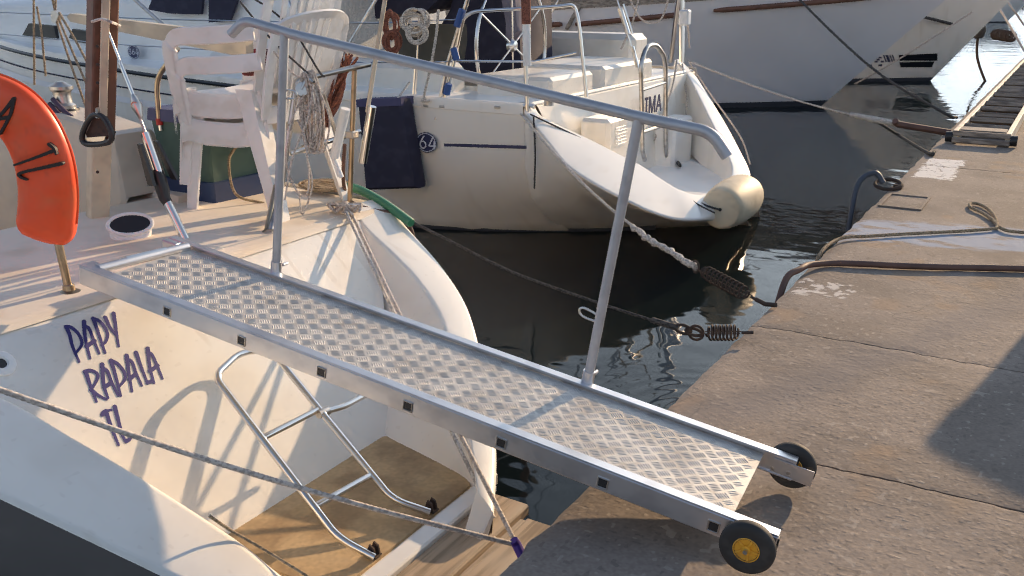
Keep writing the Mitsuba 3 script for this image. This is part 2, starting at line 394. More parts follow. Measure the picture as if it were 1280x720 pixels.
obj('tread_bars', trimesh.Trimesh(np.vstack(bv), np.vstack(bf), process=False), 'alu_bar', g, smooth=False, kind='stuff')
for k in range(0, 7):
    a = .31 * k
    r = obj('rung', box(lp(a, WID / 2, -.006), (.026, WID + .004, .026), LR, .003), 'alu', g)
    fr = cat([box(lp(a + dx, -.0125, -.006 + dz), sz, LR, .001) for dx, dz, sz in ((-.0145, 0, (.004, .006, .033)), (.0145, 0, (.004, .006, .033)), (0, .0145, (.026, .006, .004)), (0, -.0145, (.026, .006, .004)))])
    obj('socket_rim', fr, 'steel_dull', r)
    obj('rung_hollow_dark', box(lp(a, -.0115, -.006), (.024, .004, .024), LR, .001), 'black_plastic', r)  # black face paints the darkness inside the hollow rung end
obj('end_tube', tube([lp(-.345, .02, .03), lp(-.30, WID - .03, .03)], .0165, 16), 'alu', g)
obj('end_tube_grip', tube([lp(-.335, .13, .03), lp(-.315, .30, .03)], .0185, 16), 'steel', g)
obj('end_bracket', cat([box(lp(A0 + .03, .035, .01), (.07, .04, .05), LR), box(lp(A0 + .03, WID - .035, .01), (.07, .04, .05), LR), box(lp(-.315, WID / 2, -.02), (.02, WID - .03, .03), LR)]), 'alu', g)
upL, upR = (0.082, 0.425, 0.028), (1.316, 0.425, 0.027)
hl, hr = (0.051, 0.425, 0.887), (1.309, 0.425, 0.888)
W_ = WID + .012
ups = []
for (a, _, n), (a2, _, n2) in ((upL, hl), (upR, hr)):
    obj('upright', tube([lp(a, W_, .0), lp(a2, W_, n2)], .0155, 16), 'alu_matte', g)
    obj('upright_socket', cat([tube([lp(a, W_, -.03), lp(a + (a2 - a) * .09, W_, .075)], .020, 16), tube([lp(a + .01, W_ + .02, .06), lp(a + .01, W_ + .045, .06)], .006, 8)]), 'alu', g)
hp = [(-0.173, 0.425, 0.836), (-0.118, 0.425, 0.894), (0.081, 0.425, 0.885), (1.309, 0.425, 0.888), (1.522, 0.425, 0.894), (1.581, 0.425, 0.838)]
obj('handrail', bent([lp(a, W_, n) for a, w, n in hp], .05, .0170, 16), 'alu_matte', g)
for (x, s) in (((1.285, 0.425, 0.254), -1), ((0.064, 0.425, 0.682), 1)):
    a, _, n = x
    obj('hook', tube([lp(a - s * .02, W_, n + .012), lp(a + s * .03, W_ + .01, n + .016), lp(a + s * .045, W_ + .01, n + .004), lp(a + s * .03, W_ + .01, n - .012), lp(a - s * .02, W_, n - .012)], .0038, 8, curve=5), 'steel_dull', g)
def wheel(ca, cw, cn, side, hubbed):
    c = lp(ca, cw, cn)
    R = .071
    prof = [(.030, -.017), (.050, -.019), (.062, -.018), (.068, -.014), (R, -.008), (R + .0006, 0), (R, .008), (.068, .014), (.062, .018), (.050, .019), (.030, .017), (.030, -.017)]
    wk = obj('wheel', lathe(prof, c, Lw, 48), 'rubber', g)
    m = [lathe([(0, -.012), (.034, -.012), (.036, -.016), (.032, -.019), (.029, -.014), (.012, -.013), (.012, -.020), (0, -.020)], c, Lw, 40),
         lathe([(0, .012), (.034, .012), (.036, .016), (.032, .019), (.029, .014), (.012, .013), (.012, .020), (0, .020)], c, Lw, 40)]
    for q in range(5):
        t = q * 2 * math.pi / 5
        dirv = Ld * math.cos(t) + Ln * math.sin(t)
        m.append(beam(c + dirv * .010 - Lw * .0145, c + dirv * .031 - Lw * .0145, .006, .005, up=Lw, bevel=.001))
    obj('hub', cat(m), 'yellow_plastic', wk)
    obj('axle_bolt', lathe([(0, -.030), (.006, -.030), (.006, .03), (0, .03)], c, Lw, 8), 'steel_dull', wk, smooth=False)
    return c
w0 = (1.957, -0.045, -0.007); w1 = (1.976, 0.463, -0.01)
wheel(w0[0], -.040, w0[2], -1, True); wheel(w1[0], WID + .036, w1[2], 1, False)
for cw, cc in ((-.03, w0), (WID + .03, w1)): obj('axle', tube([lp(cc[0], cw, cc[2]), lp(cc[0], cw + (.05 if cw < 0 else -.05), cc[2])], .006, 10), 'steel_dull', g)
obj('end_plate', cat([box(lp(1.985, WID - .016, -.004), (.12, .003, .05), LR, .001)]), 'alu', g)
obj('screw', lathe([(0, 0), (.007, 0), (.006, .004), (0, .005)], lp(1.93, WID - .014, -.014), -Lw, 10), 'steel_dull', g)

# ================================================================ OUR SAILBOAT (stern with gangway)
b1 = thing('sailboat', 'white sailboat with hand painted lettering on its transom and a sunken stern platform', 'sailboat')
CY = 2.45
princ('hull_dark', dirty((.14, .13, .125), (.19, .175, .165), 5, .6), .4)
def quarter(outer, inner, base, s, n=40):
    """one side of an open stern: inner wall, rounded rim, outer topside. s=+1 when the outside lies towards +y"""
    O, I, B = (resample_n(spline(q, 8), n) for q in (outer, inner, base))
    rows, lows = [], []
    for o, i, b in zip(O, I, B):
        u = unit(o - i); dn = V(0, 0, -1)
        d_in = unit(b - i)
        k = .018
        r = [b, b + (i - b) * .25 + V(0, 0, -.01), b + (i - b) * .6 + V(0, 0, -.012), i + d_in * k, i + (d_in * .25 + u * .25) * k, i + u * k, i * .5 + o * .5 + V(0, 0, .004),
             o - u * k, o + (-u * .25 + dn * .25) * k, o + dn * k]
        rows.append(r)
        low = [r[-1] + u * -.004]
        for z, inset in ((.7, .02), (.45, .07), (.2, .16), (.02, .30), (-.35, .7)):
            zz = z * (o[2] - .05) if z > 0 else z
            low.append(V(o[0] - max(0, .25 - z) * .25, o[1] - s * inset, zz))
        lows.append(low)
    cap = hull_of([*rows[-1], rows[-1][0] + V(0, -s * .0, -.02), lows[-1][3], lows[-1][4]])
    return cat([strip(rows, flip=s < 0), cap]), strip(lows, flip=s < 0)
far_o = [(-1.95, 3.84, 0.985)] + [(-1.897, 3.828, 0.999), (-1.608, 3.698, 0.876), (-1.366, 3.588, 0.772), (-1.13, 3.428, 0.671), (-0.921, 3.206, 0.582), (-0.732, 2.98, 0.501), (-0.552, 2.725, 0.424), (-0.436, 2.527, 0.378), (-0.369, 2.405, 0.366)]
far_i = [(-1.95, 3.6, 0.985)] + [(-1.877, 3.567, 0.991), (-1.739, 3.493, 0.931), (-1.563, 3.445, 0.856), (-1.366, 3.376, 0.772), (-1.169, 3.258, 0.688), (-1.018, 3.111, 0.623), (-0.832, 2.898, 0.544), (-0.681, 2.726, 0.479), (-0.526, 2.53, 0.413), (-0.477, 2.462, 0.392)]
far_b = [(-1.95, 3.45, .28), (-1.60, 3.05, .28), (-1.30, 2.86, .285), (-1.12, 2.775, .285), (-.9, 2.72, .285), (-.62, 2.64, .285), (-.42, 2.46, .285)]
near_o = [(-1.95, 1.08, .985), (-1.55, 1.20, .85)] + [(-1.257, 1.298, 0.725), (-1.043, 1.373, 0.634), (-0.8, 1.458, 0.53)] + [(-.62, 1.52, .455), (-.45, 1.60, .39)]
near_i = [(-1.95, 1.36, .985)] + [(-1.567, 1.521, 0.858), (-1.333, 1.58, 0.758), (-1.098, 1.632, 0.657), (-0.804, 1.678, 0.531), (-0.639, 1.676, 0.462)] + [(-.45, 1.66, .39)]
near_b = [(-1.95, 1.55, .28), (-1.5, 1.72, .28), (-1.12, 1.80, .285), (-.8, 1.84, .285), (-.42, 1.85, .285)]
for args in ((far_o, far_i, far_b, 1), (near_o, near_i, near_b, -1)):
    m0, m1 = quarter(*args)
    obj('quarter', m0, 'gelcoat', b1, smooth=50); obj('topside', m1, 'hull_dark', b1, smooth=60)
# forward topsides
def topside(sheer, s, wl_in=.25):
    rows = []
    for o in resample_n(spline(sheer, 8), 30):
        rows.append([o, o + V(0, 0, -.02), V(o[0], o[1] + s * .01, o[2] * .62), V(o[0], o[1] - s * .03, o[2] * .3), V(o[0], o[1] - s * wl_in * .6, .02), V(o[0], o[1] - s * wl_in * 1.8, -.4)])
    return strip(rows, flip=s < 0)
sh_far = [(-1.95, 3.84, .985), (-3.0, 3.93, 1.0), (-4.6, 3.95, 1.03), (-7, 3.7, 1.1), (-9.3, 3.0, 1.2), (-10.6, 2.45, 1.27)]
sh_near = [(x, 2 * CY - y - (.02 if x > -2 else 0), z) for x, y, z in sh_far]
obj('hull', cat([topside(sh_far, 1), topside(sh_near, -1)]), 'gelcoat', b1, smooth=60)
# transom: a sloping face from deck edge to the platform
TPp, TNn = V(-1.82, 0, .98), unit(V(.68, 0, .70)); TX, TU = V(0, 1, 0), unit(np.cross(V(.68, 0, .70), V(0, 1, 0)))
def on_transom(x, y): return V(x, y, .98 - (x + 1.82) * .68 / .70)
rows = []
for t in np.linspace(0, 1, 14):
    x = -1.845 + t * (1.845 - 1.10)
    ya, yb = 1.25 + .55 * t, 3.72 - .90 * t
    rows.append([on_transom(x, ya + (yb - ya) * q) - TNn * .03 * math.exp(-((t) / .05) ** 2) - V(0, 0, .0) for q in np.linspace(0, 1, 24)])
obj('transom', strip(rows, True), 'gelcoat', b1, smooth=60)
obj('deck', strip([[V(x, y0 + (y1 - y0) * q, .98 + (-.022 if x > -1.80 else (-.004 if x > -1.83 else 0)) + .03 * math.sin(q * math.pi) * min(1, (-1.81 - x) / .4)) for q in np.linspace(0, 1, 20)]
     for x, y0, y1 in ((-1.798, 1.3, 3.64), (-1.815, 1.3, 3.66), (-1.85, 1.2, 3.72), (-1.95, 1.12, 3.80), (-2.2, 1.06, 3.83), (-2.9, 1.0, 3.89))], False), 'deck_beige', b1, smooth=60)
obj('deck', strip([[V(x, y0 + (y1 - y0) * q, .992 + .05 * (x < -5)) for q in np.linspace(0, 1, 4)] for x, y0, y1 in ((-2.75, 3.12, 3.90), (-4.6, 3.12, 3.93), (-7, 3.0, 3.66), (-9.3, 2.5, 2.97))]), 'deck_beige', b1, smooth=60)
obj('cockpit_floor', grid(-7, -2.75, 1.2, 3.3, .55, 2, 2), 'deck_beige', b1)
# far cockpit coaming
cz = [(-2.93, 1.02), (-2.97, 1.33), (-3.02, 1.348), (-3.365, 1.407), (-7.0, 1.47)]
rows = []
for x, z in cz:
    rows.append([V(x, 3.06, .50), V(x, 3.10, z - .02), V(x, 3.115, z), V(x, 3.33, z), V(x, 3.345, z - .02), V(x, 3.45, .97)])
obj('coaming', strip(rows, True), 'coaming_beige', b1, smooth=30)
rows = [[V(x, 2 * CY - y, z) for x, y, z in r] for r in rows]
obj('coaming', strip(rows), 'gelcoat', b1, smooth=30)
obj('cabin', hull_of([(x, y, z) for x, w in ((-5.2, 1.0), (-8.4, .7)) for y, z in ((CY - w, .9), (CY + w, .9), (CY - w * .85, 1.45 if x > -7 else 1.3), (CY + w * .85, 1.45 if x > -7 else 1.3))]), 'gelcoat', b1)
# platform and teak
obj('platform', cat([box((-.86, 2.24, .262), (.58, 1.06, .05), bevel=.006), hull_of([(x, y, z) for x, y0, y1 in ((-1.2, 1.75, 2.85), (-.50, 1.6, 2.55)) for y in (y0, y1) for z in (.05, .24)])]), 'gelcoat', b1)
obj('platform_sole', plate(Polygon([(-1.13, 1.86), (-1.13, 2.755), (-1.105, 2.79), (-.9, 2.735), (-.625, 2.655), (-.60, 2.62), (-.60, 1.9), (-.62, 1.87)]), V(0, 0, .286), V(1, 0, 0), V(0, 1, 0), .012), 'sole_brown', b1)
obj('platform_lip', box((-.545, 2.17, .292), (.075, .98, .03), bevel=.008), 'gelcoat_white', b1)
xs = [(-.505, .155), (-.345, .05), (-.29, .15)]
px = -.505
for wd, zt in ((.150, .292), (.032, .276), (.155, .292), (.02, .27)):
    if wd > .1:
        obj('teak_plank', hull_of([(px + e, y, z) for e, z in ((0, .255), (.0, zt - .006), (.006, zt), (wd - .006, zt - .003), (wd, zt - .009), (wd, .25)) for y in (1.62, 2.62 - (.06 if px > -.4 else .0) - .3 * max(0, px + .4))]), 'teak', b1, smooth=False)
    else:
        obj('teak_seam', box((px + wd / 2, 2.08, .258), (wd - .004, .94, .034), bevel=.006), 'teak', b1)
    px += wd + .003
# lettering
S_ = [[(-1.763, 1.898, 0.925), (-1.74, 1.891, 0.902), (-1.707, 1.874, 0.871), (-1.665, 1.861, 0.829)], [(-1.763, 1.898, 0.925), (-1.758, 1.912, 0.919), (-1.738, 1.92, 0.9), (-1.714, 1.915, 0.877), (-1.7, 1.899, 0.864), (-1.688, 1.866, 0.852)],
 [(-1.762, 1.967, 0.923), (-1.719, 1.933, 0.882), (-1.663, 1.902, 0.828)], [(-1.75, 1.957, 0.912), (-1.74, 1.966, 0.902), (-1.709, 1.956, 0.872), (-1.667, 1.942, 0.832)], [(-1.696, 1.918, 0.86), (-1.703, 1.956, 0.866)],
 [(-1.762, 2.004, 0.923), (-1.726, 1.989, 0.888), (-1.663, 1.962, 0.828)], [(-1.761, 2.002, 0.922), (-1.75, 2.017, 0.912), (-1.727, 2.02, 0.889), (-1.706, 2.012, 0.87), (-1.69, 1.989, 0.854), (-1.685, 1.968, 0.849)],
 [(-1.754, 2.046, 0.916), (-1.725, 2.038, 0.888), (-1.701, 2.038, 0.864)], [(-1.757, 2.084, 0.919), (-1.731, 2.066, 0.893), (-1.701, 2.044, 0.864), (-1.667, 2.021, 0.831)],
 [(-1.636, 1.86, 0.801), (-1.601, 1.845, 0.767), (-1.554, 1.828, 0.722)], [(-1.636, 1.858, 0.801), (-1.633, 1.877, 0.799), (-1.62, 1.89, 0.786), (-1.606, 1.878, 0.772), (-1.586, 1.837, 0.753)], [(-1.586, 1.837, 0.753), (-1.568, 1.846, 0.735), (-1.549, 1.862, 0.717)],
 [(-1.638, 1.927, 0.803), (-1.588, 1.887, 0.755), (-1.551, 1.87, 0.719)], [(-1.629, 1.919, 0.795), (-1.616, 1.927, 0.782), (-1.587, 1.917, 0.754), (-1.547, 1.906, 0.714)], [(-1.58, 1.882, 0.747), (-1.584, 1.914, 0.751)],
 [(-1.639, 1.963, 0.804), (-1.601, 1.945, 0.767), (-1.544, 1.914, 0.712)], [(-1.639, 1.963, 0.804), (-1.623, 1.977, 0.789), (-1.596, 1.978, 0.762), (-1.578, 1.962, 0.745), (-1.566, 1.927, 0.734)],
 [(-1.636, 2.026, 0.802), (-1.591, 1.992, 0.758), (-1.543, 1.959, 0.711)], [(-1.627, 2.017, 0.793), (-1.615, 2.027, 0.781), (-1.584, 2.015, 0.751), (-1.547, 2.004, 0.715)], [(-1.575, 1.979, 0.742), (-1.581, 2.012, 0.748)],
 [(-1.635, 2.064, 0.8), (-1.594, 2.046, 0.76), (-1.548, 2.029, 0.716)], [(-1.548, 2.029, 0.716), (-1.547, 2.05, 0.715)],
 [(-1.634, 2.114, 0.8), (-1.585, 2.075, 0.752), (-1.541, 2.05, 0.709)], [(-1.623, 2.103, 0.789), (-1.614, 2.112, 0.779), (-1.581, 2.103, 0.748), (-1.543, 2.089, 0.711)], [(-1.574, 2.064, 0.741), (-1.58, 2.105, 0.747)],
 [(-1.518, 1.818, 0.687), (-1.523, 1.83, 0.692), (-1.52, 1.854, 0.689)], [(-1.523, 1.836, 0.692), (-1.484, 1.819, 0.653), (-1.434, 1.802, 0.605)], [(-1.524, 1.872, 0.693), (-1.493, 1.855, 0.662), (-1.452, 1.834, 0.623), (-1.434, 1.831, 0.605)], [(-1.434, 1.831, 0.605), (-1.435, 1.847, 0.606), (-1.445, 1.862, 0.616)]]
obj('lettering', strokes(S_, TPp + TNn * .001, TX, TU, .0145), 'ink_purple', b1, smooth=False, label='purple hand painted letters reading PAPY RAPALA TL')
c = V((-1.727, 1.632, 0.89))
obj('through_hull', cat([lathe([(.018, .001), (.046, .001), (.046, .006), (.040, .010), (.022, .010), (.018, .004), (.018, .001)], c, TNn, 32)]), 'gelcoat_white', b1)
obj('through_hull_hole', lathe([(0, .0015), (.019, .0015), (.019, .003), (0, .003)], c, TNn, 20), 'black_plastic', b1)
# stern ladder
SN = unit(V(.40, 0, .83))
lad = obj('swim_ladder', bent([(-0.601, 2.06, 0.311), (-0.713, 2.02, 0.37), (-1.416, 2.211, 0.704), (-1.462, 2.382, 0.726), (-1.426, 2.503, 0.708), (-0.709, 2.3, 0.368), (-0.605, 2.371, 0.313)], .05, .0125, 14), 'steel', b1)
for a, b in (([(-1.126, 2.132, 0.564), (-1.119, 2.422, 0.561)]), ([(-0.837, 2.053, 0.425), (-0.819, 2.329, 0.416)])):
    obj('rung', tube([a, b], .0115, 12), 'steel', lad)
obj('rung', bent([(-1.106, 2.406, 0.554), (-1.083, 2.512, 0.543), (-1.079, 2.724, 0.541)], .03, .0115, 12), 'steel', lad)
obj('collar', tube([(-1.104, 2.394, 0.553), (-1.099, 2.441, 0.551)], .017, 12), 'steel_dull', lad)
for p in ([(-0.624, 2.081, 0.3), (-0.622, 2.399, 0.3)]):
    p = V(*p)
    obj('hinge_bracket', cat([box(p + V(0, 0, .004), (.05, .035, .006)), hull_of([p + V(dx, dy, dz) for dy in (-.014, -.008) for dx, dz in ((-.02, 0), (.022, 0), (.016, .035), (-.002, .045))]), hull_of([p + V(dx, dy, dz) for dy in (.008, .014) for dx, dz in ((-.02, 0), (.022, 0), (.016, .035), (-.002, .045))]), tube([p + V(.004, -.018, .026), p + V(.004, .018, .026)], .006, 8)]), 'rust', lad)
# vent cowl
c = V((-2.322, 2.632, 0.98))
ax = unit(V(.62, -.42, .66)); mc = c + V(.022, -.015, .086)
e1_ = unit(np.cross(ax, V(0, 0, 1))); e2_ = np.cross(e1_, ax)
mring = [mc + e1_ * .088 * math.cos(t) + e2_ * .050 * math.sin(t) for t in np.linspace(0, 2 * math.pi, 40, endpoint=False)]
base_ = [c + V(.080 * math.cos(t), .080 * math.sin(t), .012) for t in np.linspace(0, 2 * math.pi, 32, endpoint=False)]
back_ = [c - V(ax[0], ax[1], 0) * .055 + V(0, 0, .085) + e1_ * q for q in (-.04, 0, .04)]
vk = obj('vent_cowl', hull_of(mring + base_), 'gelcoat_white', b1, smooth=60)
obj('vent_base', lathe([(0, 0), (.098, 0), (.098, .01), (.085, .018), (0, .018)], c, (0, 0, 1), 32), 'gelcoat_white', vk)
obj('vent_mouth', tube(mring, .009, 8, closed=True), 'gelcoat_white', vk)
obj('vent_opening', hull_of([p + ax * .003 + (p - mc) * -.06 for p in mring] + [p + ax * .001 + (p - mc) * -.06 for p in mring]), 'black_plastic', vk, smooth=False)
# post with pulley
pb, pt = V((-2.776, 2.807, 0.98)), V((-2.465, 2.78, 2.166))
q1, q2, q3 = pb, pb + (pt - pb) * .40, pt
up_ = V(.5, -.86, 0)
sq = frame(x=unit(pt - pb), z=unit(V(.9, -.35, 0)))
def post_seg(a, b, w, d): return box((a + b) / 2, (np.linalg.norm(b - a), w, d), sq, .006)
pk = obj('mast_post', post_seg(q1, q2, .085, .085), 'cream_paint', b1)
obj('post_sleeve', post_seg(pb + (pt - pb) * .34, q3, .104, .104), 'wood_brown', pk)
cd = unit(CAM - q2); cd = unit(V(cd[0], cd[1], 0))
obj('post_batten', box((pb + (pt - pb) * .40 + q3) / 2 + cd * .075 + V(.01, .005, 0), (np.linalg.norm(q3 - pb) * .60, .034, .05), frame(x=unit(pt - pb), z=cd), .004), 'cream_paint', pk)
for y_ in (58, 80, 102, 215):
    c = V((-2.422, 2.66, 1.795)) + (V((-2.528, 2.66, 1.262)) - V((-2.422, 2.66, 1.795))) * (y_ - 58) / 157
    obj('bolt', lathe([(0, 0), (.007, 0), (.006, .006), (0, .007)], c, cd, 8), 'rust', pk)
obj('post_foot', box(pb + V(0, 0, .012), (.16, .16, .024)), 'steel_dull', pk)
tri = [(-2.468, 2.62, 1.508), (-2.395, 2.62, 1.513), (-2.352, 2.62, 1.45), (-2.38, 2.62, 1.408), (-2.523, 2.62, 1.39), (-2.541, 2.62, 1.429)]
pul = obj('pulley_cheek', tube(spline([V(*p) for p in tri], 6, True), .012, 10, closed=True), 'black_plastic', pk)
obj('pulley_sheave', hull_of([V(*p) + V(0, s * .008, 0) for p in [(-2.531, 2.63, 1.415), (-2.394, 2.63, 1.432), (-2.414, 2.63, 1.407), (-2.525, 2.63, 1.391)] for s in (-1, 1)]), 'steel_dull', pul)
obj('pulley_back', hull_of([V(*p) + V(0, .02 + s * .004, 0) for p in tri for s in (-1, 1)]), 'rust', pul)
obj('pulley_strap', tube([(-2.414, 2.62, 1.548), (-2.427, 2.62, 1.508)], .010, 8), 'steel', pul)
# backstay with tensioner
bk = obj('backstay', tube([(-2.591, 2.75, 2.151), (-2.514, 2.75, 1.976), (-2.353, 2.75, 1.595)], .0052, 8), 'steel', b1)
obj('swage', tube([(-2.41, 2.75, 1.725), (-2.353, 2.75, 1.595)], .009, 10), 'steel', bk)
obj('toggle', cat([tube([(-2.353, 2.75, 1.595), (-2.336, 2.75, 1.549), (-2.32, 2.75, 1.497)], lambda i: (.010, .024, .008)[i], 12, curve=0), lathe([(0, -.02), (.013, -.02), (.013, .02), (0, .02)], V((-2.34, 2.75, 1.556)), (.5, -.86, 0), 12)]), 'steel_dull', bk)
obj('threaded_rod', tube([(-2.328, 2.75, 1.506), (-2.294, 2.75, 1.417)], .006, 8), 'steel_dull', bk)
obj('tensioner_body', tube([(-2.305, 2.75, 1.437), (-2.241, 2.75, 1.25)], .0195, 16), 'steel', bk)
obj('tensioner_sleeve', tube([(-2.256, 2.75, 1.284), (-2.247, 2.75, 1.25), (-2.234, 2.75, 1.202), (-2.226, 2.75, 1.161), (-2.209, 2.75, 1.142)], lambda i: (.021, .028, .029, .024, .021)[i], 18), 'black_plastic', bk)
obj('tensioner_shaft', tube([(-2.217, 2.75, 1.155), (-2.108, 2.75, 0.964)], .0185, 16), 'steel', bk)
for a, b in (([(-2.282, 2.7, 1.398), (-2.236, 2.7, 1.225)]), ([(-2.301, 2.8, 1.396), (-2.207, 2.8, 1.238)])):
    a, b = V(*a), V(*b); m = (a + b) / 2
    obj('tensioner_handle', hull_of([p + V(dx, dy, 0) for p, w in ((a, .010), (b, .018)) for dx in (-w, w) for dy in (-.008, .008)]), 'black_plastic', bk)
# lifebuoy pole
LBback = unit(V(.5, -.86, 0))
p0, p1 = V((-1.93, 2.042, 0.98)), V([-1.927, 2.022, 1.205])
pk2 = obj('buoy_pole', tube([p0, p1, p1 - LBback * .07 + (p1 - p0) * .9], .0145, 14), 'bronze', b1)
obj('pole_foot', lathe([(0, 0), (.040, 0), (.040, .006), (.022, .012), (.020, .03), (.016, .034), (0, .034)], p0, (0, 0, 1), 24), 'bronze', pk2)
# far pushpit
PR = [(-1.922, 3.052, 0.985), (-2.024, 3.25, 1.158), (-1.987, 3.35, 1.595)]
pp = obj('pushpit', bent([PR[0], PR[1], PR[2], (-1.984, 3.36, 1.623), (-1.875, 3.75, 1.672)], .04, .0135, 12), 'steel_dull', b1)
obj('pushpit_post', tube([(-1.969, 3.66, 0.986), (-1.897, 3.66, 1.648)], .0125, 12), 'bronze', pp)
obj('pushpit_brace', bent([(-1.916, 3.45, 1.554), (-1.917, 3.55, 1.31), (-1.941, 3.5, 1.277)], .03, .0105, 10), 'steel_dull', pp)
obj('pushpit_cross_rail', tube([(-2.008, 3.3, 1.293), (-1.946, 3.74, 1.345)], .0125, 12), 'steel', pp)
obj('pushpit_foot', cat([lathe([(0, 0), (.035, 0), (.035, .006), (.018, .014), (0, .014)], V(*q), (0, 0, 1), 20) for q in (PR[0],)]), 'steel_dull', pp)
obj('pushpit_foot', lathe([(0, 0), (.035, 0), (.035, .006), (.018, .014), (0, .014)], (-1.972, 3.664, 0.985), (0, 0, 1), 20), 'steel_dull', pp)
obj('pushpit_post', tube([(-1.944, 3.05, 0.983), (-2.011, 3.2, 1.16)], .012, 12), 'bronze', pp)
for q in [(-1.931, 3.66, 1.341), (-2.03, 3.45, 1.292)]: obj('clamp', box(V(*q), (.05, .05, .035)), 'steel_dull', pp)
rh = obj('rod_holder', tube([(-1.907, 3.7, 1.199), (-1.832, 3.7, 1.478)], .022, 18), 'steel', b1)
obj('rod_holder', tube([(-1.87, 3.45, 1.268), (-1.787, 3.45, 1.496)], .0225, 16), 'gelcoat_white', b1)
obj('rod_holder_arm', bent([(-1.887, 3.45, 1.289), (-1.862, 3.45, 1.234), (-1.833, 3.45, 1.173)], .02, .013, 10), 'gelcoat_white', b1)
obj('antenna_pole', tube([(-1.863, 3.7, 1.449), (-1.703, 3.7, 2.075)], .0105, 12), 'rail_wood', b1)
# tiller-like bronze lever with a red tip
lv = obj('lever', bent([(-2.682, 3.3, 1.746), (-2.728, 3.3, 1.7), (-2.858, 3.3, 1.594), (-2.868, 3.3, 1.389)], .07, .0135, 12), 'bronze', b1)
obj('lever_tip', tube([(-2.867, 3.3, 1.397), (-2.866, 3.3, 1.365)], .018, 14), 'red_plastic', lv)
obj('lever_end', tube([(-2.866, 3.3, 1.365), (-2.865, 3.3, 1.337)], .010, 10), 'steel', lv)
# raised deck step and winch
obj('deck_step', hull_of([V(*p) for p in [(-3.094, 3.284, 0.975), (-3.192, 4.123, 0.975), (-2.675, 3.718, 0.975), (-2.668, 3.185, 0.975)]] + [V(*p) + V(0, 0, .055) for p in [(-3.072, 3.297, 0.975), (-3.158, 4.083, 0.975), (-2.725, 3.738, 0.975), (-2.703, 3.227, 0.975)]]), 'deck_beige', b1, smooth=False)
c = V((-3.498, 3.22, 1.414))
wk = obj('winch', lathe([(0, 0), (.062, 0), (.062, .02), (.047, .034), (.043, .07), (.046, .09), (.06, .102), (.06, .118), (.04, .126), (.02, .14), (0, .14)], c, (0, 0, 1), 28), 'steel_dull', b1)
obj('winch_base', lathe([(0, -.02), (.08, -.02), (.075, .004), (0, .004)], c, (0, 0, 1), 24), 'black_plastic', wk)

# ================================================================ NEIGHBOUR SAILBOAT (number 64)
b2 = thing('sailboat', 'white sailboat moored beside, seen stern first with the number 64 on a navy disc', 'sailboat')
NY, CY2 = 6.40, 8.3
near_o = [(-2.52, 6.40, 1.14), (-2.42, 6.35, 1.06)] + [(-2.212, 6.283, 0.893), (-2.048, 6.226, 0.774), (-1.822, 6.234, 0.658), (-1.629, 6.304, 0.56), (-1.459, 6.384, 0.475), (-1.306, 6.556, 0.398), (-1.188, 6.799, 0.369), (-1.193, 7.106, 0.369)]
near_i = [(-2.55, 6.62, 1.14)] + [(-2.411, 6.523, 1.07), (-2.155, 6.775, 0.898), (-1.959, 6.876, 0.787), (-1.784, 6.951, 0.696), (-1.611, 6.947, 0.606), (-1.463, 6.965, 0.53), (-1.353, 7.099, 0.473), (-1.315, 7.333, 0.454)]
near_b = [(-2.55, 6.74, .55), (-2.3, 6.86, .42), (-1.95, 7.12, .31), (-1.6, 7.32, .31), (-1.40, 7.60, .33)]
far_o = [(-2.75, 10.3, 1.25)] + [(-2.496, 10.072, 1.123), (-2.3, 9.842, 1.002), (-1.901, 9.34, 0.754), (-1.577, 8.874, 0.552), (-1.36, 8.52, 0.418), (-1.246, 8.107, 0.377), (-1.203, 7.724, 0.374)]
far_i = [(-2.75, 10.12, 1.25)] + [(-2.606, 9.993, 1.192), (-2.378, 9.711, 1.05), (-1.947, 9.064, 0.783), (-1.609, 8.563, 0.572), (-1.462, 8.292, 0.481), (-1.366, 7.943, 0.421), (-1.321, 7.663, 0.393)]
far_b = [(-2.75, 10.0, .5), (-2.4, 9.62, .4), (-1.95, 9.0, .32), (-1.6, 8.5, .31), (-1.4, 8.0, .32)]
def quarter64(outer, inner, base, s, wl):
    O, I, B = (resample_n(spline(q, 8), 44) for q in (outer, inner, base)); rows = []
    for o, i, b in zip(O, I, B):
        u = unit(o - i); dn = V(0, 0, -1); k = .02; d = unit(b - i)
        r = [b, b + (i - b) * .4 + V(0, 0, -.02), i + d * k, i + (d + u) * .25 * k, i + u * k, (i + o) / 2 + V(0, 0, .006), o - u * k, o + (dn - u) * .25 * k, o + dn * k]
        w = np.interp(o[0], [p[0] for p in wl], [p[1] for p in wl])
        aft = float(np.clip((o[0] + 2.4) / 1.0, 0, 1)) ** 1.5
        for z, q in ((.7, .05 + .16 * aft), (.42, .22 + .33 * aft), (.2, .55 + .30 * aft), (.03, .95 + .1 * aft), (-.3, 1.5)):
            zz = min(z, o[2] * (.25 + .75 * z)) if z > 0 else z
            r.append(V(o[0] - .05 * (1 - z), o[1] + (w - o[1]) * q, zz))
        rows.append(r)
    return strip(rows, flip=s < 0)
wl_near = [(-3.8, 6.64), (-3.2, 6.84), (-2.6, 7.15), (-1.76, 7.75), (-1.2, 8.1)]
wl_far = [(x, 2 * CY2 - y) for x, y in wl_near[:-2]] + [(-1.76, 8.75), (-1.2, 8.5)]
obj('quarter', quarter64(near_o, near_i, near_b, -1, wl_near), 'hull_white', b2, smooth=38)
obj('quarter', quarter64(far_o, far_i, far_b, 1, wl_far), 'hull_white', b2, smooth=38)
sh = [(-2.52, 6.40, 1.14), (-3.5, 6.38, 1.15), (-5, 6.36, 1.18), (-7, 6.40, 1.26), (-9, 6.62, 1.37), (-11, 7.3, 1.5), (-12.9, 8.3, 1.62)]
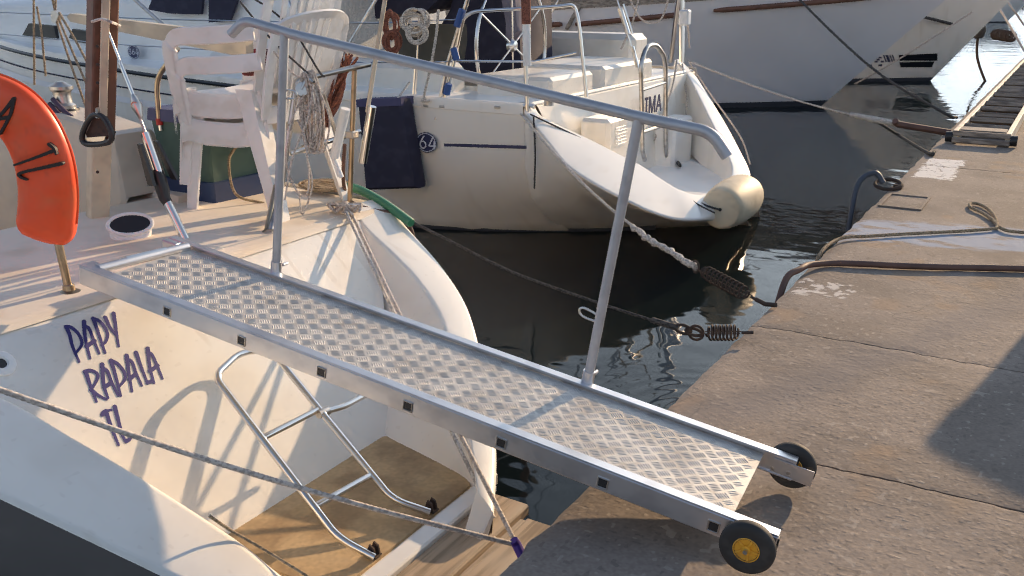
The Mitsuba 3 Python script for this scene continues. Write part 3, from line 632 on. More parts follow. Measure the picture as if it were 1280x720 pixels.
wlF = [(-13, 8.3), (-12.3, 8.2), (-10, 7.3), (-7, 6.6), (-5, 6.5)] + wl_near
def side64(s):
    rows = []
    for o in resample_n(spline(sh, 8), 60):
        w = np.interp(o[0], [p[0] for p in wlF], [p[1] for p in wlF])
        P = [(o[1] + .03, o[2] + .035), (o[1], o[2] + .035), (o[1] - .012, o[2] + .02), (o[1] - .012, o[2] - .05), (o[1], o[2] - .056)]
        for z, q in ((.8, .03), (.55, .16), (.32, .42), (.14, .75), (.03, .96), (-.3, 1.5)):
            P.append((o[1] + (w - o[1]) * q, z * (o[2] / 1.15 if z > 0 else 1)))
        rows.append([V(o[0], (y if s < 0 else 2 * CY2 - y), z) for y, z in P])
    return strip(rows, flip=s < 0)
obj('hull', side64(-1), 'hull_white', b2, smooth=50); obj('hull', side64(1), 'hull_white', b2, smooth=50)
# antifouling line just above the water
rows = []
for x in np.linspace(-12.2, -1.9, 50):
    w = np.interp(x, [p[0] for p in sorted(wlF)], [p[1] for p in sorted(wlF)])
    rows.append([V(x, w - .02, .055), V(x, w - .004, -.02), V(x, w + .3, -.3)])
obj('waterline_band', strip(rows), 'boot_stripe', b2)
dk = [(x, y + .02, z + .01) for x, y, z in sh]
dkr = resample_n(spline(dk, 8), 40)
def deck_part(x0, x1, fa, fb): return strip([[V(p[0], (a_ := fa(p)) + (fb(p) - a_) * q, p[2]) for q in np.linspace(0, 1, 6)] for p in [V(x, np.interp(-x, -dkr[:, 0], dkr[:, 1]), np.interp(-x, -dkr[:, 0], dkr[:, 2])) for x in np.linspace(x0, x1, 14)]])
far_y = lambda p: 2 * CY2 - p[1]
obj('deck', cat([deck_part(-2.52, -6.5, lambda p: p[1], lambda p: 7.12), deck_part(-2.52, -6.5, lambda p: 9.5, far_y), deck_part(-6.5, -12.85, lambda p: p[1], far_y), deck_part(-2.52, -3.15, lambda p: 7.12, lambda p: 9.5)]), 'gelcoat_white', b2, smooth=50)
obj('cockpit_well', cat([grid(-6.5, -3.15, 7.1, 9.5, .70, 2, 2)] + [strip([[V(x0, y0, .70), V(x0, y0, 1.2)], [V(x1, y1, .70), V(x1, y1, 1.2)]]) for x0, y0, x1, y1 in ((-3.15, 7.12, -6.5, 7.12), (-3.15, 9.5, -6.5, 9.5), (-3.15, 7.12, -3.15, 9.5), (-6.5, 7.12, -6.5, 9.5))]), 'gelcoat', b2, smooth=False)
# transom and swim platform
obj('transom', strip([[V(x, y, z) for y in np.linspace(a, b, 10)] for x, z, a, b in ((-2.56, 1.165, 6.6, 10.15), (-2.52, 1.13, 6.62, 10.15), (-2.46, .72, 6.9, 9.9), (-2.40, .32, 7.1, 9.7))]), 'gelcoat', b2)
obj('platform', plate(Polygon([(-2.45, 7.2), (-1.9, 7.35), (-1.42, 7.55), (-1.36, 7.9), (-1.5, 8.4), (-1.9, 9.1), (-2.45, 9.7)]), V(0, 0, .28), V(1, 0, 0), V(0, 1, 0), .05), 'gelcoat_white', b2)
obj('stern_lip', tube([(-1.27, 7.337, 0.36), (-1.254, 7.466, 0.37), (-1.235, 7.674, 0.38), (-1.263, 8.022, 0.39)], .05, 12, curve=4), 'gelcoat_white', b2)
# stern seats, lockers
def soft_box(x0, x1, y0, y1, z0, z1, mat, name, par, b=.03): return obj(name, box(((x0 + x1) / 2, (y0 + y1) / 2, (z0 + z1) / 2), (x1 - x0, y1 - y0, z1 - z0), None, b), mat, par)
soft_box(-3.3, -2.58, 6.95, 7.75, 1.1, 1.32, 'gelcoat', 'stern_seat', b2)
soft_box(-3.4, -2.58, 7.95, 9.1, 1.1, 1.34, 'gelcoat', 'stern_seat', b2)
soft_box(-2.45, -2.18, 7.22, 7.62, .3, .98, 'gelcoat', 'stern_locker', b2)
soft_box(-2.45, -2.22, 8.85, 9.35, .3, .78, 'gelcoat_white', 'stern_locker', b2)
soft_box(-6.4, -2.9, 9.35, 9.75, 1.1, 1.55, 'gelcoat', 'coaming', b2, .06)
soft_box(-6.4, -3.5, 6.85, 7.15, 1.1, 1.40, 'gelcoat', 'coaming', b2, .06)
lou = obj('vent_panel', box((-2.176, 7.45, .82), (.008, .20, .16), None, .003), 'gelcoat_white', b2)
for i in range(5): obj('vent_slat', box((-2.166, 7.45, .76 + .028 * i), (.012, .17, .008), None, .002), 'gelcoat', lou)
tm = meshkit.text_mesh('LIMA', .155, .004, bold=True)
tm.vertices = np.stack([np.full(len(tm.vertices), -2.425) + tm.vertices[:, 2], 8.42 + tm.vertices[:, 0], .86 + tm.vertices[:, 1]], 1)
obj('name_lettering', tm, 'ink_navy', b2, smooth=False, label='dark capital letters of the boat name on the transom')
# boarding ladder folded up at the stern
ldr = obj('boarding_ladder', bent([(-2.3, 8.305, 0.476), (-2.3, 8.239, 0.561), (-2.3, 8.118, 1.363), (-2.3, 8.231, 1.509), (-2.3, 8.456, 1.518), (-2.3, 8.667, 1.399), (-2.3, 8.722, 1.285), (-2.3, 8.827, 0.476), (-2.3, 8.93, 0.342), (-2.3, 9.204, 0.274)], .12, .021, 12), 'steel_dull', b2)
for a, b in ([(-2.3, 8.142, 1.13), (-2.3, 8.719, 1.152)], [(-2.3, 8.201, 0.743), (-2.3, 8.771, 0.747)]): obj('rung', tube([a, b], .016, 10), 'steel_dull', ldr)
obj('rubber_stop', tube([(-2.679, 9.827, 0.36), (-2.137, 8.806, 0.36)], .018, 8), 'black_plastic', b2)
# stern rail
fr = obj('stern_rail', bent([(-3.282, 6.45, 1.161), (-3.192, 6.45, 1.415), (-3.087, 6.45, 1.793), (-3.024, 6.5, 1.84), (-2.726, 6.7, 1.857), (-2.483, 6.9, 1.874), (-2.409, 7.0, 1.891), (-2.363, 7.0, 1.741), (-2.296, 7.02, 1.18)], .10, .0145, 12), 'steel', b2)
obj('stern_rail_mid_bar', tube([(-3.236, 6.45, 1.463), (-2.624, 6.75, 1.46), (-2.386, 7.0, 1.521)], .010, 10), 'steel', fr)
obj('rail_post', tube([(-2.501, 6.42, 1.112), (-2.517, 6.42, 1.468)], .016, 12), 'steel', fr)
fl = obj('flag_staff', tube([(-2.503, 6.42, 1.457), (-2.512, 6.42, 1.758)], .031, 14), 'gelcoat_white', b2)
obj('rolled_flag', tube([(-2.512, 6.42, 1.758), (-2.52, 6.42, 2.04)], .036, 14), 'rope_brown', fl)
for a, b in ([(-3.128, 6.42, 1.728), (-3.074, 6.42, 1.853)], [(-3.161, 6.42, 1.565), (-3.133, 6.42, 1.475)], [(-3.238, 6.42, 1.204), (-3.213, 6.42, 1.287)]):
    obj('blue_tape', tube([a, b], .028, 12), 'blue_tape', fr)
obj('stern_rail_brace', tube([(-3.33, 6.4, 0.998), (-3.236, 6.45, 1.45), (-3.034, 6.45, 1.953)], .018, 10), 'steel_dull', fr)
# lifelines & stanchions
ll = obj('lifeline', tube([(-4.546, 6.42, 1.731), (-3.911, 6.42, 1.737), (-3.075, 6.42, 1.782)], .006, 6), 'steel', b2)
obj('lifeline', tube([(-4.18, 6.42, 1.416), (-3.216, 6.42, 1.459)], .006, 6), 'steel', b2)
obj('lifeline', tube([(-9.269, 6.6, 1.748), (-6.434, 6.4, 1.726), (-4.546, 6.42, 1.731)], .006, 6), 'steel', b2)
obj('lifeline', tube([(-9.331, 6.6, 1.518), (-7.156, 6.4, 1.48), (-5.838, 6.4, 1.468), (-4.18, 6.42, 1.416)], .005, 6), 'steel', b2)
for x in (519, 534): obj('stanchion', tube([(-3.544, 6.42, 1.136), (-3.48, 6.42, 1.8)] if x == 519 else [(-3.544, 6.42, 1.136), (-3.561, 6.38, 0.985), (-3.52, 6.4, 1.399)], .009, 8), 'steel', b2)
obj('rail_cloth', strip([[V(*p) for p in r] for r in [[(-3.828, 6.6, 1.739), (-3.825, 6.62, 1.585), (-3.841, 6.6, 1.437)], [(-3.629, 6.58, 1.731), (-3.632, 6.6, 1.591), (-3.639, 6.58, 1.439)], [(-3.423, 6.6, 1.734), (-3.431, 6.63, 1.596), (-3.431, 6.6, 1.439)], [(-3.156, 6.6, 1.739), (-3.15, 6.6, 1.605), (-3.183, 6.6, 1.449)]]]), 'olive_cloth', b2)
# wheel, pedestal, navy covers
C = V((-3.401, 7.75, 1.507)); R = .62
wh = obj('steering_wheel', tube([C + R * V(0, math.cos(t), math.sin(t)) for t in np.linspace(0, 2 * np.pi, 48, endpoint=False)], .017, 10, closed=True), 'steel', b2)
for k in range(6):
    t = k * math.pi / 3 + .55
    obj('spoke', tube([C, C + (R - .01) * V(0, math.cos(t), math.sin(t))], .0085, 8), 'steel', wh)
obj('wheel_hub', lathe([(0, -.04), (.05, -.04), (.06, 0), (.04, .03), (0, .035)], C, (1, 0, 0), 18), 'steel', wh)
def cover(px3, depth, mat, name, seed):
    m = hull_of([V(p) + V(0, dy, 0) for p in px3 for dy in (0, depth)]).subdivide().subdivide().subdivide()
    m.vertices = m.vertices + (meshkit.fbm(m.vertices * V(5, 3, 2.2), 3, seed)[:, None] - .5) * V(.10, .10, .06)
    return obj(name, m, mat, b2, smooth=50)
cover([(-4.229, 8.35, 2.189), (-3.714, 8.35, 2.185), (-3.667, 8.35, 1.156), (-4.973, 8.35, 1.095), (-4.503, 8.35, 1.733)], .7, 'navy_cloth', 'wheel_cover', 1)
cover([(-5.52, 8.2, 2.197), (-4.161, 8.2, 2.187), (-4.641, 8.2, 1.796), (-5.51, 8.2, 1.673)], .6, 'navy_cloth', 'cockpit_cover', 2)
cover([(-3.678, 7.95, 2.11), (-3.525, 7.95, 2.11), (-3.483, 7.95, 1.617), (-3.612, 7.95, 1.527)], .25, 'navy_cloth_lit', 'lit_cover_edge', 3)  # lighter colour paints the lit edge of the navy cover
# cabin side with dark windows and sprayhood
CYa = 6.98
def cab(x): return 1.16 + .0 * x
cabpts = [(-10.9, 1.50, 1.78), (-9.5, 1.38, 1.86), (-7.5, 1.24, 1.92), (-5.3, 1.16, 1.98)]
rows = [[V(x, CYa + .02, z0), V(x, CYa, z0 + .05), V(x, CYa + .05, z1 - .08), V(x, CYa + .09, z1 - .02), V(x, CYa + .20, z1 + .03), V(x, CY2, z1 + .12), V(x, 2 * CY2 - CYa - .2, z1 + .03), V(x, 2 * CY2 - CYa, z0)] for x, z0, z1 in cabpts]
rows = [[p * V(1, 1, 1) for p in r] for r in rows]
obj('cabin', cat([strip(rows), hull_of(rows[-1]), hull_of(rows[0])]), 'gelcoat_white', b2, smooth=40)
for pts in ([(-9.398, 6.965, 1.484), (-9.248, 6.965, 1.618), (-8.812, 6.965, 1.601), (-8.789, 6.965, 1.456), (-9.1, 6.965, 1.456)], [(-8.577, 6.965, 1.478), (-8.489, 6.965, 1.574), (-7.955, 6.965, 1.536), (-7.888, 6.965, 1.414), (-8.411, 6.965, 1.432)]):
    c = np.mean(np.array(pts), 0)
    w = obj('cabin_window', hull_of([V(p) + V(0, s, 0) for p in pts for s in (-.012, .05)]), 'window_dark', b2, smooth=False)
hd = obj('sprayhood', cat([hull_of([V(p) + V(0, s, 0) for p in [(-7.944, 7.15, 2.362), (-7.944, 7.15, 1.679), (-6.738, 7.15, 1.605), (-5.713, 7.15, 1.484), (-5.559, 7.15, 2.326)] for s in (0, .5)])]), 'gelcoat_white', b2, smooth=False)
for pts in ([(-7.232, 6.95, 1.791), (-7.112, 6.95, 1.948), (-6.418, 6.95, 1.951), (-6.478, 6.95, 1.755), (-6.897, 6.95, 1.756)], [(-6.377, 6.95, 1.681), (-6.341, 6.95, 1.951), (-5.936, 6.95, 1.953), (-6.093, 6.95, 1.701)]):
    obj('sprayhood_window', hull_of([V(p) + V(0, s, 0) for p in pts for s in (-.012, .02)]), 'navy_cloth', hd, smooth=False)
rub = [V(x, y - .02, z - .035) for x, y, z in spline(sh, 8)]
obj('rub_rail', tube([p for p in rub if p[0] < -4.6], .020, 8), 'window_dark', b2)
obj('hull_line', tube([p + V(0, .012, -.16) for p in rub if p[0] < -4.9], .007, 6), 'navy_cloth', b2)
obj('hull_band', strip([[p + V(0, .006, -.25), p + V(0, .006, -.31)] for p in rub if p[0] < -4.9], True), 'hull_grey', b2)
# badges
def badge(c, rx, txt, h, par, mat='ink_navy', tail=None):
    c = V(c); ex, ez = V(1, 0, 0), V(0, 0, 1)
    el = Point(0, 0).buffer(1, 24); from_ = np.array(el.exterior.coords)
    disc = Polygon(from_ * [rx, rx * .82]); ring = Polygon(from_ * [rx * .93, rx * .75]).difference(Polygon(from_ * [rx * .87, rx * .69]))
    k = obj('number_badge', plate(disc, c, ex, ez, .003), mat, par, smooth=False)
    t = meshkit.text_mesh(txt, h, .002); t.vertices[:, :2] -= t.vertices[:, :2].mean(0)
    t.vertices = c + V(0, -.005, 0) + t.vertices[:, :1] * ex + t.vertices[:, 1:2] * ez + t.vertices[:, 2:] * V(0, -1, 0)
    obj('badge_number', cat([t, plate(ring, c + V(0, -.004, 0), ex, ez, .002)]), 'ink_pale', k, smooth=False, label=f'pale number {txt} in a thin oval ring')
badge((-3.405, 6.365, 0.817), .100, '64', .105, b2)
badge((-7.476, 6.9, 1.365), .088, '364', .058, b2)
cs = [(-3.257, 6.4, 0.805), (-2.332, 6.42, 0.852)]
obj('cove_stripe', beam(V(cs[0]) + V(0, .002, 0), V(cs[1]) + V(0, .002, 0), .012, .026), 'ink_navy', b2)
obj('skin_fitting', lathe([(0, -.01), (.021, -.01), (.028, .004), (.0, .006)], (-3.154, 6.4, 0.953), (0, -1, 0), 18), 'steel', b2)
ck = obj('cleat', cat([tube([(-2.681, 6.5, 1.129), (-2.624, 6.5, 1.151), (-2.539, 6.5, 1.156), (-2.483, 6.5, 1.141)], .016, 8, curve=3), box((-2.582, 6.5, 1.117), (.08, .05, .05))]), 'steel', b2)
obj('winch', cat([lathe([(0, 0), (.04, 0), (.035, .05), (.045, .08), (0, .085)], p, (0, 0, 1), 16) for p in [(-2.412, 6.6, 1.147)]]), 'steel_dull', b2)
obj('chainplate', cat([box(p, (.05, .03, .02)) for p in [(-3.406, 6.38, 1.11), (-3.251, 6.38, 1.113), (-2.74, 6.38, 1.138)]]), 'steel_dull', b2)
# backstay, mast and boom (the rig above the frame is seen in the water)
bs = obj('backstay', tube([(-2.494, 8.55, 1.253), (-2.567, 8.53, 1.471), (-2.733, 8.5, 1.934)] + [(-8.0, 8.3, 13.5)], .008, 8), 'steel', b2)
obj('backstay_turnbuckle', cat([tube([(-2.508, 8.54, 1.297), (-2.563, 8.52, 1.486)], .02, 10), tube([(-2.608, 8.52, 1.6), (-2.689, 8.5, 1.828)], .024, 10), tube([(-2.56, 8.52, 1.601), (-2.658, 8.5, 1.864)], .012, 8)]), 'steel', bs)
obj('mast', tube([(-8.2, 8.3, 1.5), (-8.2, 8.3, 15.5)], .09, 14), 'alu', b2)
obj('boom', tube([(-8.1, 8.3, 2.75), (-3.4, 8.3, 2.95)], .14, 14), 'navy_cloth', b2)
obj('bimini', cat([strip([[V(x, y, 2.75 + .16 * math.sin((y - 6.7) / 3.2 * math.pi) - .04 * abs(x + 4.2)) for y in np.linspace(6.7, 9.9, 12)] for x in np.linspace(-5.6, -3.3, 6)])]), 'navy_cloth', b2)
bm = []
for x in (-5.5, -3.5): bm.append(tube([V(-4.6, 6.55, 1.2), V(x, 6.7, 2.66), V(x, 8.3, 2.83), V(x, 9.9, 2.66), V(-4.6, 10.05, 1.2)], .014, 8))
obj('bimini_frame', cat(bm), 'steel', b2)
obj('pushpit_pole', tube([(-2.593, 9.6, 1.268), (-2.557, 9.6, 1.73), (-2.531, 9.6, 2.04)], .022, 10), 'steel', b2)
obj('pushpit_pole', tube([(-2.657, 10.1, 1.233), (-2.694, 10.1, 1.878), (-2.676, 10.1, 2.04)], .03, 10), 'steel', b2)
for q in ([(-2.658, 8.6, 1.969), (-2.587, 8.6, 1.813), (-2.479, 8.6, 1.708), (-2.337, 8.6, 1.717), (-2.273, 8.6, 1.845), (-2.256, 8.6, 1.971)], [(-2.58, 8.7, 1.969), (-2.628, 8.65, 1.682), (-2.711, 8.6, 1.448)], [(-2.524, 9.6, 1.295), (-2.485, 9.4, 1.031), (-2.433, 9.0, 0.757), (-2.411, 8.8, 0.58)], [(-2.629, 10.05, 1.22), (-2.437, 9.7, 0.925), (-2.315, 9.4, 0.597)], [(-2.576, 10.1, 1.386), (-2.631, 10.1, 1.716), (-2.761, 10.1, 1.959)], [(-2.603, 10.2, 1.228), (-2.227, 9.9, 0.917), (-1.776, 9.5, 0.584), (-1.563, 9.2, 0.366)]):
    obj('cord', tube(q, .009, 6, curve=6), 'rope_grey', b2)
obj('instrument_box', box((-2.61, 10.0, 1.702), (.11, .1, .16), None, .015), 'gelcoat_white', b2)

# ================================================================ YACHTS BEHIND
def yacht(key, bow, heading, L, beam, zb, zs, over, bow_len, mat):
    """hull lofted along the heading; bow = stem at the waterline"""
    h = V(math.cos(heading), math.sin(heading), 0); nrm = V(-h[1], h[0], 0); o = V(bow[0], bow[1], 0)
    levels = np.array([-.35, 0, .12, .25, .5, .8, 1.0])
    def point(u, q, s):
        """u 0 at stem .. 1 stern, q 0 waterline .. 1 sheer"""
        zt = zs + (zb - zs) * (1 - u) ** 2.2
        z = q * zt if q > 0 else q * 1.2
        stem = over * max(q, -.3) ** 1.0 if q > 0 else over * q * .8
        B = beam / 2 * (.80 + .20 * min(1, max(q, 0) * 1.4)) * (1 - (1 - min(1, u * L / bow_len)) ** 2.0) * (1 - .18 * u ** 3)
        x = stem * (1 - u) - u * L
        return o + h * x + nrm * s * B + V(0, 0, z)
    us = np.r_[np.linspace(0, .3, 22) ** 1.0, np.linspace(.34, 1, 16)]
    rows = lambda s: strip([[point(u, q, s) for q in levels] for u in us], flip=s > 0)
    hm = obj('hull', cat([rows(1), rows(-1)]), mat, key, smooth=50)
    obj('deck', strip([[point(u, 1.0, s) * V(1, 1, 1) - V(0, 0, .01) for s in (-1, -.5, 0, .5, 1)] for u in us], True), 'gelcoat_white', key)
    band = [strip([[point(u, q, s) + nrm * s * .006 for q in (.0, .036)] for u in us], flip=s > 0) for s in (1, -1)]
    obj('boot_top', cat(band), 'boot_stripe', key)
    return point, h, nrm
b3 = thing('sailing_yacht', 'large grey white yacht with brown rubbing strakes, bow towards the quay', 'yacht')
pt3, h3, n3 = yacht(b3, (-2.778, 17.497), math.radians(14), 15.5, 4.3, 2.75, 1.75, 2.75, 6.0, 'hull_grey')
def on_hull(pt, n, u0, u1, q0, q1, s, r, mat, name, key, k=24):
    P = [pt(u0 + (u1 - u0) * t, q0 + (q1 - q0) * t, s) + n * s * r * .6 for t in np.linspace(0, 1, k)]
    return obj(name, tube(P, lambda i: r * (1 if 0 < i < k - 1 else .6), 10), mat, key)

for u0, u1, q0, q1 in ((.335, .235, .655, .69), (.215, .0, .70, .715), (.40, .348, .665, .66), (.75, .45, .65, .66)):
    on_hull(pt3, n3, u0, u1, q0, q1, -1, .042, 'wood_brown', 'rubbing_strake', b3)
obj('cap_shade_band', strip([[pt3(u, q, -1) - n3 * .012 for q in (.775, .93)] for u in np.linspace(.01, .8, 30)]), 'plank_grey', b3)  # dark grey colour paints the shade on the deck cap
on_hull(pt3, n3, .34, .345, .62, .80, -1, .035, 'plank_grey', 'hanging_board', b3)
obj('deckhouse', hull_of([pt3(u, 1, s * k) + V(0, 0, z) for u in (.35, .75) for s in (-1, 1) for k, z in ((.62, 0), (.5, .75))]), 'gelcoat_white', b3)
mp = pt3(.45, 1, 0); mp = (pt3(.45, 1, 1) + pt3(.45, 1, -1)) / 2
obj('mast', tube([mp, mp + V(0, 0, 17)], .12, 14), 'alu', b3)
bq = (pt3(.85, 1, 1) + pt3(.85, 1, -1)) / 2
obj('boom', tube([mp + V(0, 0, 1.9), bq + V(0, 0, 2.2)], .2, 12), 'navy_cloth', b3)
b4 = thing('sailing_yacht', 'second yacht bow behind the grey one, with black graphic bars above its waterline', 'yacht')
pt4, h4, n4 = yacht(b4, (-1.777, 23.333), math.radians(14), 14, 4.2, 2.2, 1.6, 1.75, 6.5, 'hull_white')
def on4(u, q, off=.01): return pt4(u, q, -1) - n4 * off
for q4 in (((.0869, .2783), (.0313, .2806), (.0207, .2059), (.078, .2186)), ((.0759, .2016), (.0239, .1986), (.0191, .1412), (.0672, .1503))):
    obj('graphic_bar', cat([strip([[on4(*(np.array(q4[0]) * (1 - t) + np.array(q4[1]) * t), .02) for t in np.linspace(0, 1, 8)], [on4(*(np.array(q4[3]) * (1 - t) + np.array(q4[2]) * t), .02) for t in np.linspace(0, 1, 8)]])]), 'window_dark', b4)
dots = []
for i in range(4):
    for j in range(4):
        if (i + j) % 2: continue
        u, q = .1326 - .0045 * i - .0045 * j, .288 - .022 * j
        dots.append(strip([[on4(u, q), on4(u - .0045, q)], [on4(u - .002, q - .017), on4(u - .0065, q - .017)]]))
obj('dot_emblem', cat(dots), 'ink_navy', b4, smooth=False, kind='stuff')
lets = []
for k, (a, b) in enumerate(((0, .002), (.0035, .002), (.0055, .004), (.009, .002), (.0125, .0035))):
    u, q = .1105 - a, .2836
    lets.append(strip([[on4(u, q), on4(u - .0018, q)], [on4(u - .0135, q - .075), on4(u - .0153, q - .075)]]))
lets.append(strip([[on4(.1045, .185), on4(.099, .185)], [on4(.1015, .165), on4(.096, .165)]]))
lets.append(strip([[on4(.1205, .185), on4(.114, .185)], [on4(.1175, .165), on4(.111, .165)]]))
obj('hull_lettering', cat(lets), 'ink_navy', b4, smooth=False, kind='stuff')
mq = (pt4(.45, 1, 1) + pt4(.45, 1, -1)) / 2
obj('mast', tube([mq, mq + V(0, 0, 16)], .11, 14), 'alu', b4)
obj('deckhouse', hull_of([pt4(u, 1, s * k) + V(0, 0, z) for u in (.35, .75) for s in (-1, 1) for k, z in ((.62, 0), (.5, .6))]), 'gelcoat_white', b4)

# ================================================================ LIFEBUOY
LBp, LBn = V(-1.93, 2.02, 1.4), unit(V(.5, -.86, 0))
cl = [(-1.967, 1.998, 1.176), (-1.948, 2.009, 1.251), (-1.935, 2.017, 1.319), (-1.929, 2.021, 1.387), (-1.932, 2.019, 1.476), (-1.954, 2.006, 1.56), (-1.992, 1.984, 1.622), (-2.048, 1.951, 1.657), (-2.116, 1.912, 1.671), (-2.199, 1.864, 1.649), (-2.28, 1.817, 1.579), (-2.336, 1.784, 1.465), (-2.364, 1.768, 1.353), (-2.374, 1.762, 1.262)]
P = resample_n(spline([V(p) for p in cl], 8), 90)
a_ = np.linspace(0, 2 * np.pi, 28, endpoint=False)
def buoy_sec(i, s):
    e = min(i, 89 - i) / 89
    k = math.sqrt(max(0.02, 1 - (1 - min(1, e / .06)) ** 2.2))
    w, d = .100 * (k * .55 + .45) * (1 if k > .3 else k / .3 * .8 + .2), .050 * k
    return np.stack([np.sign(np.sin(a_)) * np.abs(np.sin(a_)) ** .62 * w, np.sign(np.cos(a_)) * np.abs(np.cos(a_)) ** .8 * d], 1)
lb = thing('lifebuoy', 'orange horseshoe lifebuoy with black hand lettering, hung on a bronze pole', 'lifebuoy')
bm_ = sweep(P, buoy_sec, up0=LBn)
bm_.vertices = bm_.vertices + LBn * ((meshkit.fbm(bm_.vertices * V(9, 9, 9), 3, 6)[:, None] - .5) * .012)
obj('buoy_body', bm_, 'orange_pvc', lb, smooth=60)
tg = np.gradient(P, axis=0); sd = np.array([unit(np.cross(t, LBn)) for t in tg])
out_s = 1 if np.linalg.norm((P + sd * .09).mean(0) - P[45]) < np.linalg.norm((P - sd * .09).mean(0) - P[45]) else -1
for sgn in (1, -1):
    obj('seam_piping', tube((P + sd * sgn * .1015)[7:-7], .0035, 6), 'orange_pvc', lb)
LX, LY = unit(np.cross(V(0, 0, 1), LBn)), V(0, 0, 1)
LT = [[(-1.968, 1.998, 1.678), (-1.991, 1.984, 1.649), (-2.016, 1.97, 1.623), (-2.041, 1.955, 1.607), (-2.064, 1.942, 1.597)], [(-1.968, 1.998, 1.678), (-1.981, 1.99, 1.634), (-2.001, 1.979, 1.598), (-2.024, 1.965, 1.562)], [(-2.033, 1.96, 1.61), (-1.992, 1.984, 1.617)],
      [(-1.886, 2.046, 1.527), (-1.873, 2.053, 1.512), (-1.87, 2.055, 1.495)], [(-1.874, 2.052, 1.506), (-1.927, 2.022, 1.484), (-1.996, 1.982, 1.457)], [(-1.857, 2.062, 1.462), (-1.921, 2.025, 1.446), (-1.984, 1.989, 1.429), (-1.983, 1.989, 1.415), (-1.966, 1.999, 1.407)]]
tx = strokes([[V(p) for p in q] for q in LT], LBp + LBn * .04, LX, LY, .0115, .0175)
obj('hand_lettering', tx, 'marker', lb, smooth=False, label='black hand lettering on the orange float')

# ================================================================ STACKED CHAIRS
def chair(label, dz, dy):
    k = thing('plastic_chair', label, 'chair', None)
    R_ = np.stack([unit(V(-.08, .997, 0)), unit(V(-.997, -.08, 0)), V(0, 0, 1)], 1)   # x along the seat front, y towards the sitter's front
    O = V(-2.36, 3.45, .985 + dz) + R_[:, 1] * dy
    S = 1.06
    def W(p): return O + (np.asarray(p, float) * S) @ R_.T
    def put(name, m): m.vertices = W(m.vertices); m.fix_normals(); obj(name, m, 'chair_plastic', k, smooth=45)
    rows = []
    for y, dz_, wd in ((-.215, .012, .19), (-.20, .0, .20), (-.05, -.016, .225), (.10, -.014, .24), (.19, -.002, .25), (.225, -.012, .25), (.238, -.04, .25), (.238, -.105, .245)):
        r = [(-wd - .012, y, .425 + dz_ - .095), (-wd - .01, y, .425 + dz_ - .008), (-wd, y, .425 + dz_ + .006), (-wd + .03, y, .425 + dz_ + .002)]
        r += [(x * wd, y, .425 + dz_ - .012 * (1 - x * x) - (.022 * (1 - x * x) if y > .23 and dz_ < -.05 else 0) * -1) for x in (-.6, -.2, .2, .6)]
        r += [(-q[0], q[1], q[2]) for q in r[3::-1]]
        rows.append(r)
    top = strip(rows); low = strip([[(x * .985, y * .985, z - .006) for x, y, z in r] for r in rows], True)
    put('seat', cat([top, low]))
    for sx in (-1, 1):
        for fy in (1, -1):
            tx_, ty_ = sx * .236, (.205 if fy > 0 else -.19)
            bx_, by_ = sx * .262, (.245 if fy > 0 else -.30)
            pts = []
            for (x, y, z), w in (((tx_, ty_, .43 if fy > 0 else .44), .085), ((bx_, by_, 0), .056)):
                pts.append([(x, y - fy * w, z), (x, y, z), (x - sx * w, y, z), (x - sx * w, y - fy * .012, z), (x - sx * .012, y - fy * .012, z), (x - sx * .012, y - fy * w, z)])
            A, B = np.array(pts[0]), np.array(pts[1])
            m = trimesh.Trimesh(np.vstack([A, B]), [[i, (i + 1) % 6, 6 + (i + 1) % 6] for i in range(6)] + [[i, 6 + (i + 1) % 6, 6 + i] for i in range(6)] + [[6, 7, 11], [7, 10, 11], [7, 8, 10], [8, 9, 10], [0, 5, 1], [1, 5, 4], [1, 4, 2], [2, 4, 3]], process=False)
            put('leg', m)
        P = spline([(sx * .243, .212, .40), (sx * .262, .215, .54), (sx * .272, .205, .615), (sx * .282, .15, .655), (sx * .288, .0, .665), (sx * .275, -.14, .675), (sx * .24, -.235, .685)], 7)
        def sec(i, s, N=len(P)):
            t = i / (N - 1)
            w = .034 if t > .35 else .040; d = .007 if t > .35 else .014
            return np.array([(-w, -d), (w, -d), (w + .004, 0), (w, d), (-w, d), (-w - .004, 0)])
        put('arm', sweep(P, sec, up0=V(-sx * .9, -.3, .3)))
    def back(x, t):
        wdt = (.205 + .035 * math.sin(min(t, 1) * 2.2))
        return V(x * wdt, -.205 - .14 * t - .055 * (1 - x * x) * (.4 + .6 * t) + .0, .44 + .43 * t)
    P = [back(-1, t) for t in np.linspace(0, .86, 12)] + [back(math.cos(a), .86 + .14 * math.sin(a)) for a in np.linspace(math.pi * .97, math.pi * .03, 16)] + [back(1, t) for t in np.linspace(.86, 0, 12)]
    put('back_frame', sweep(P, lambda i, s: np.array([(-.006, -.026), (.006, -.026), (.008, 0), (.006, .026), (-.006, .026), (-.008, 0)]), up0=V(1, 0, 0)))
    for x0 in np.linspace(-.72, .72, 8):
        P = [back(x0 * (.72 + .28 * t), t) for t in np.linspace(0.0, .93 + .06 * (1 - x0 * x0), 9)]
        put('back_slat', sweep(P, lambda i, s: np.array([(-.017, -.004), (.017, -.004), (.017, .004), (-.017, .004)]), up0=V(0, 1, 0)))
    put('back_rail', sweep([back(x, .03) for x in np.linspace(-1, 1, 9)], lambda i, s: np.array([(-.006, -.035), (.006, -.035), (.006, .035), (-.006, .035)]), up0=V(0, 0, 1)))
    return W
chair('white plastic garden chair at the bottom of the stack of two on the deck', 0, -.03)
Wc = chair('white plastic garden chair stacked on top of another, red cushion on it', .13, .0)
cu = Wc(np.array([(.06, -.06, .45)]))[0]
cm = box((0, 0, 0), (.24, .17, .12), None, .03).subdivide().subdivide().subdivide()
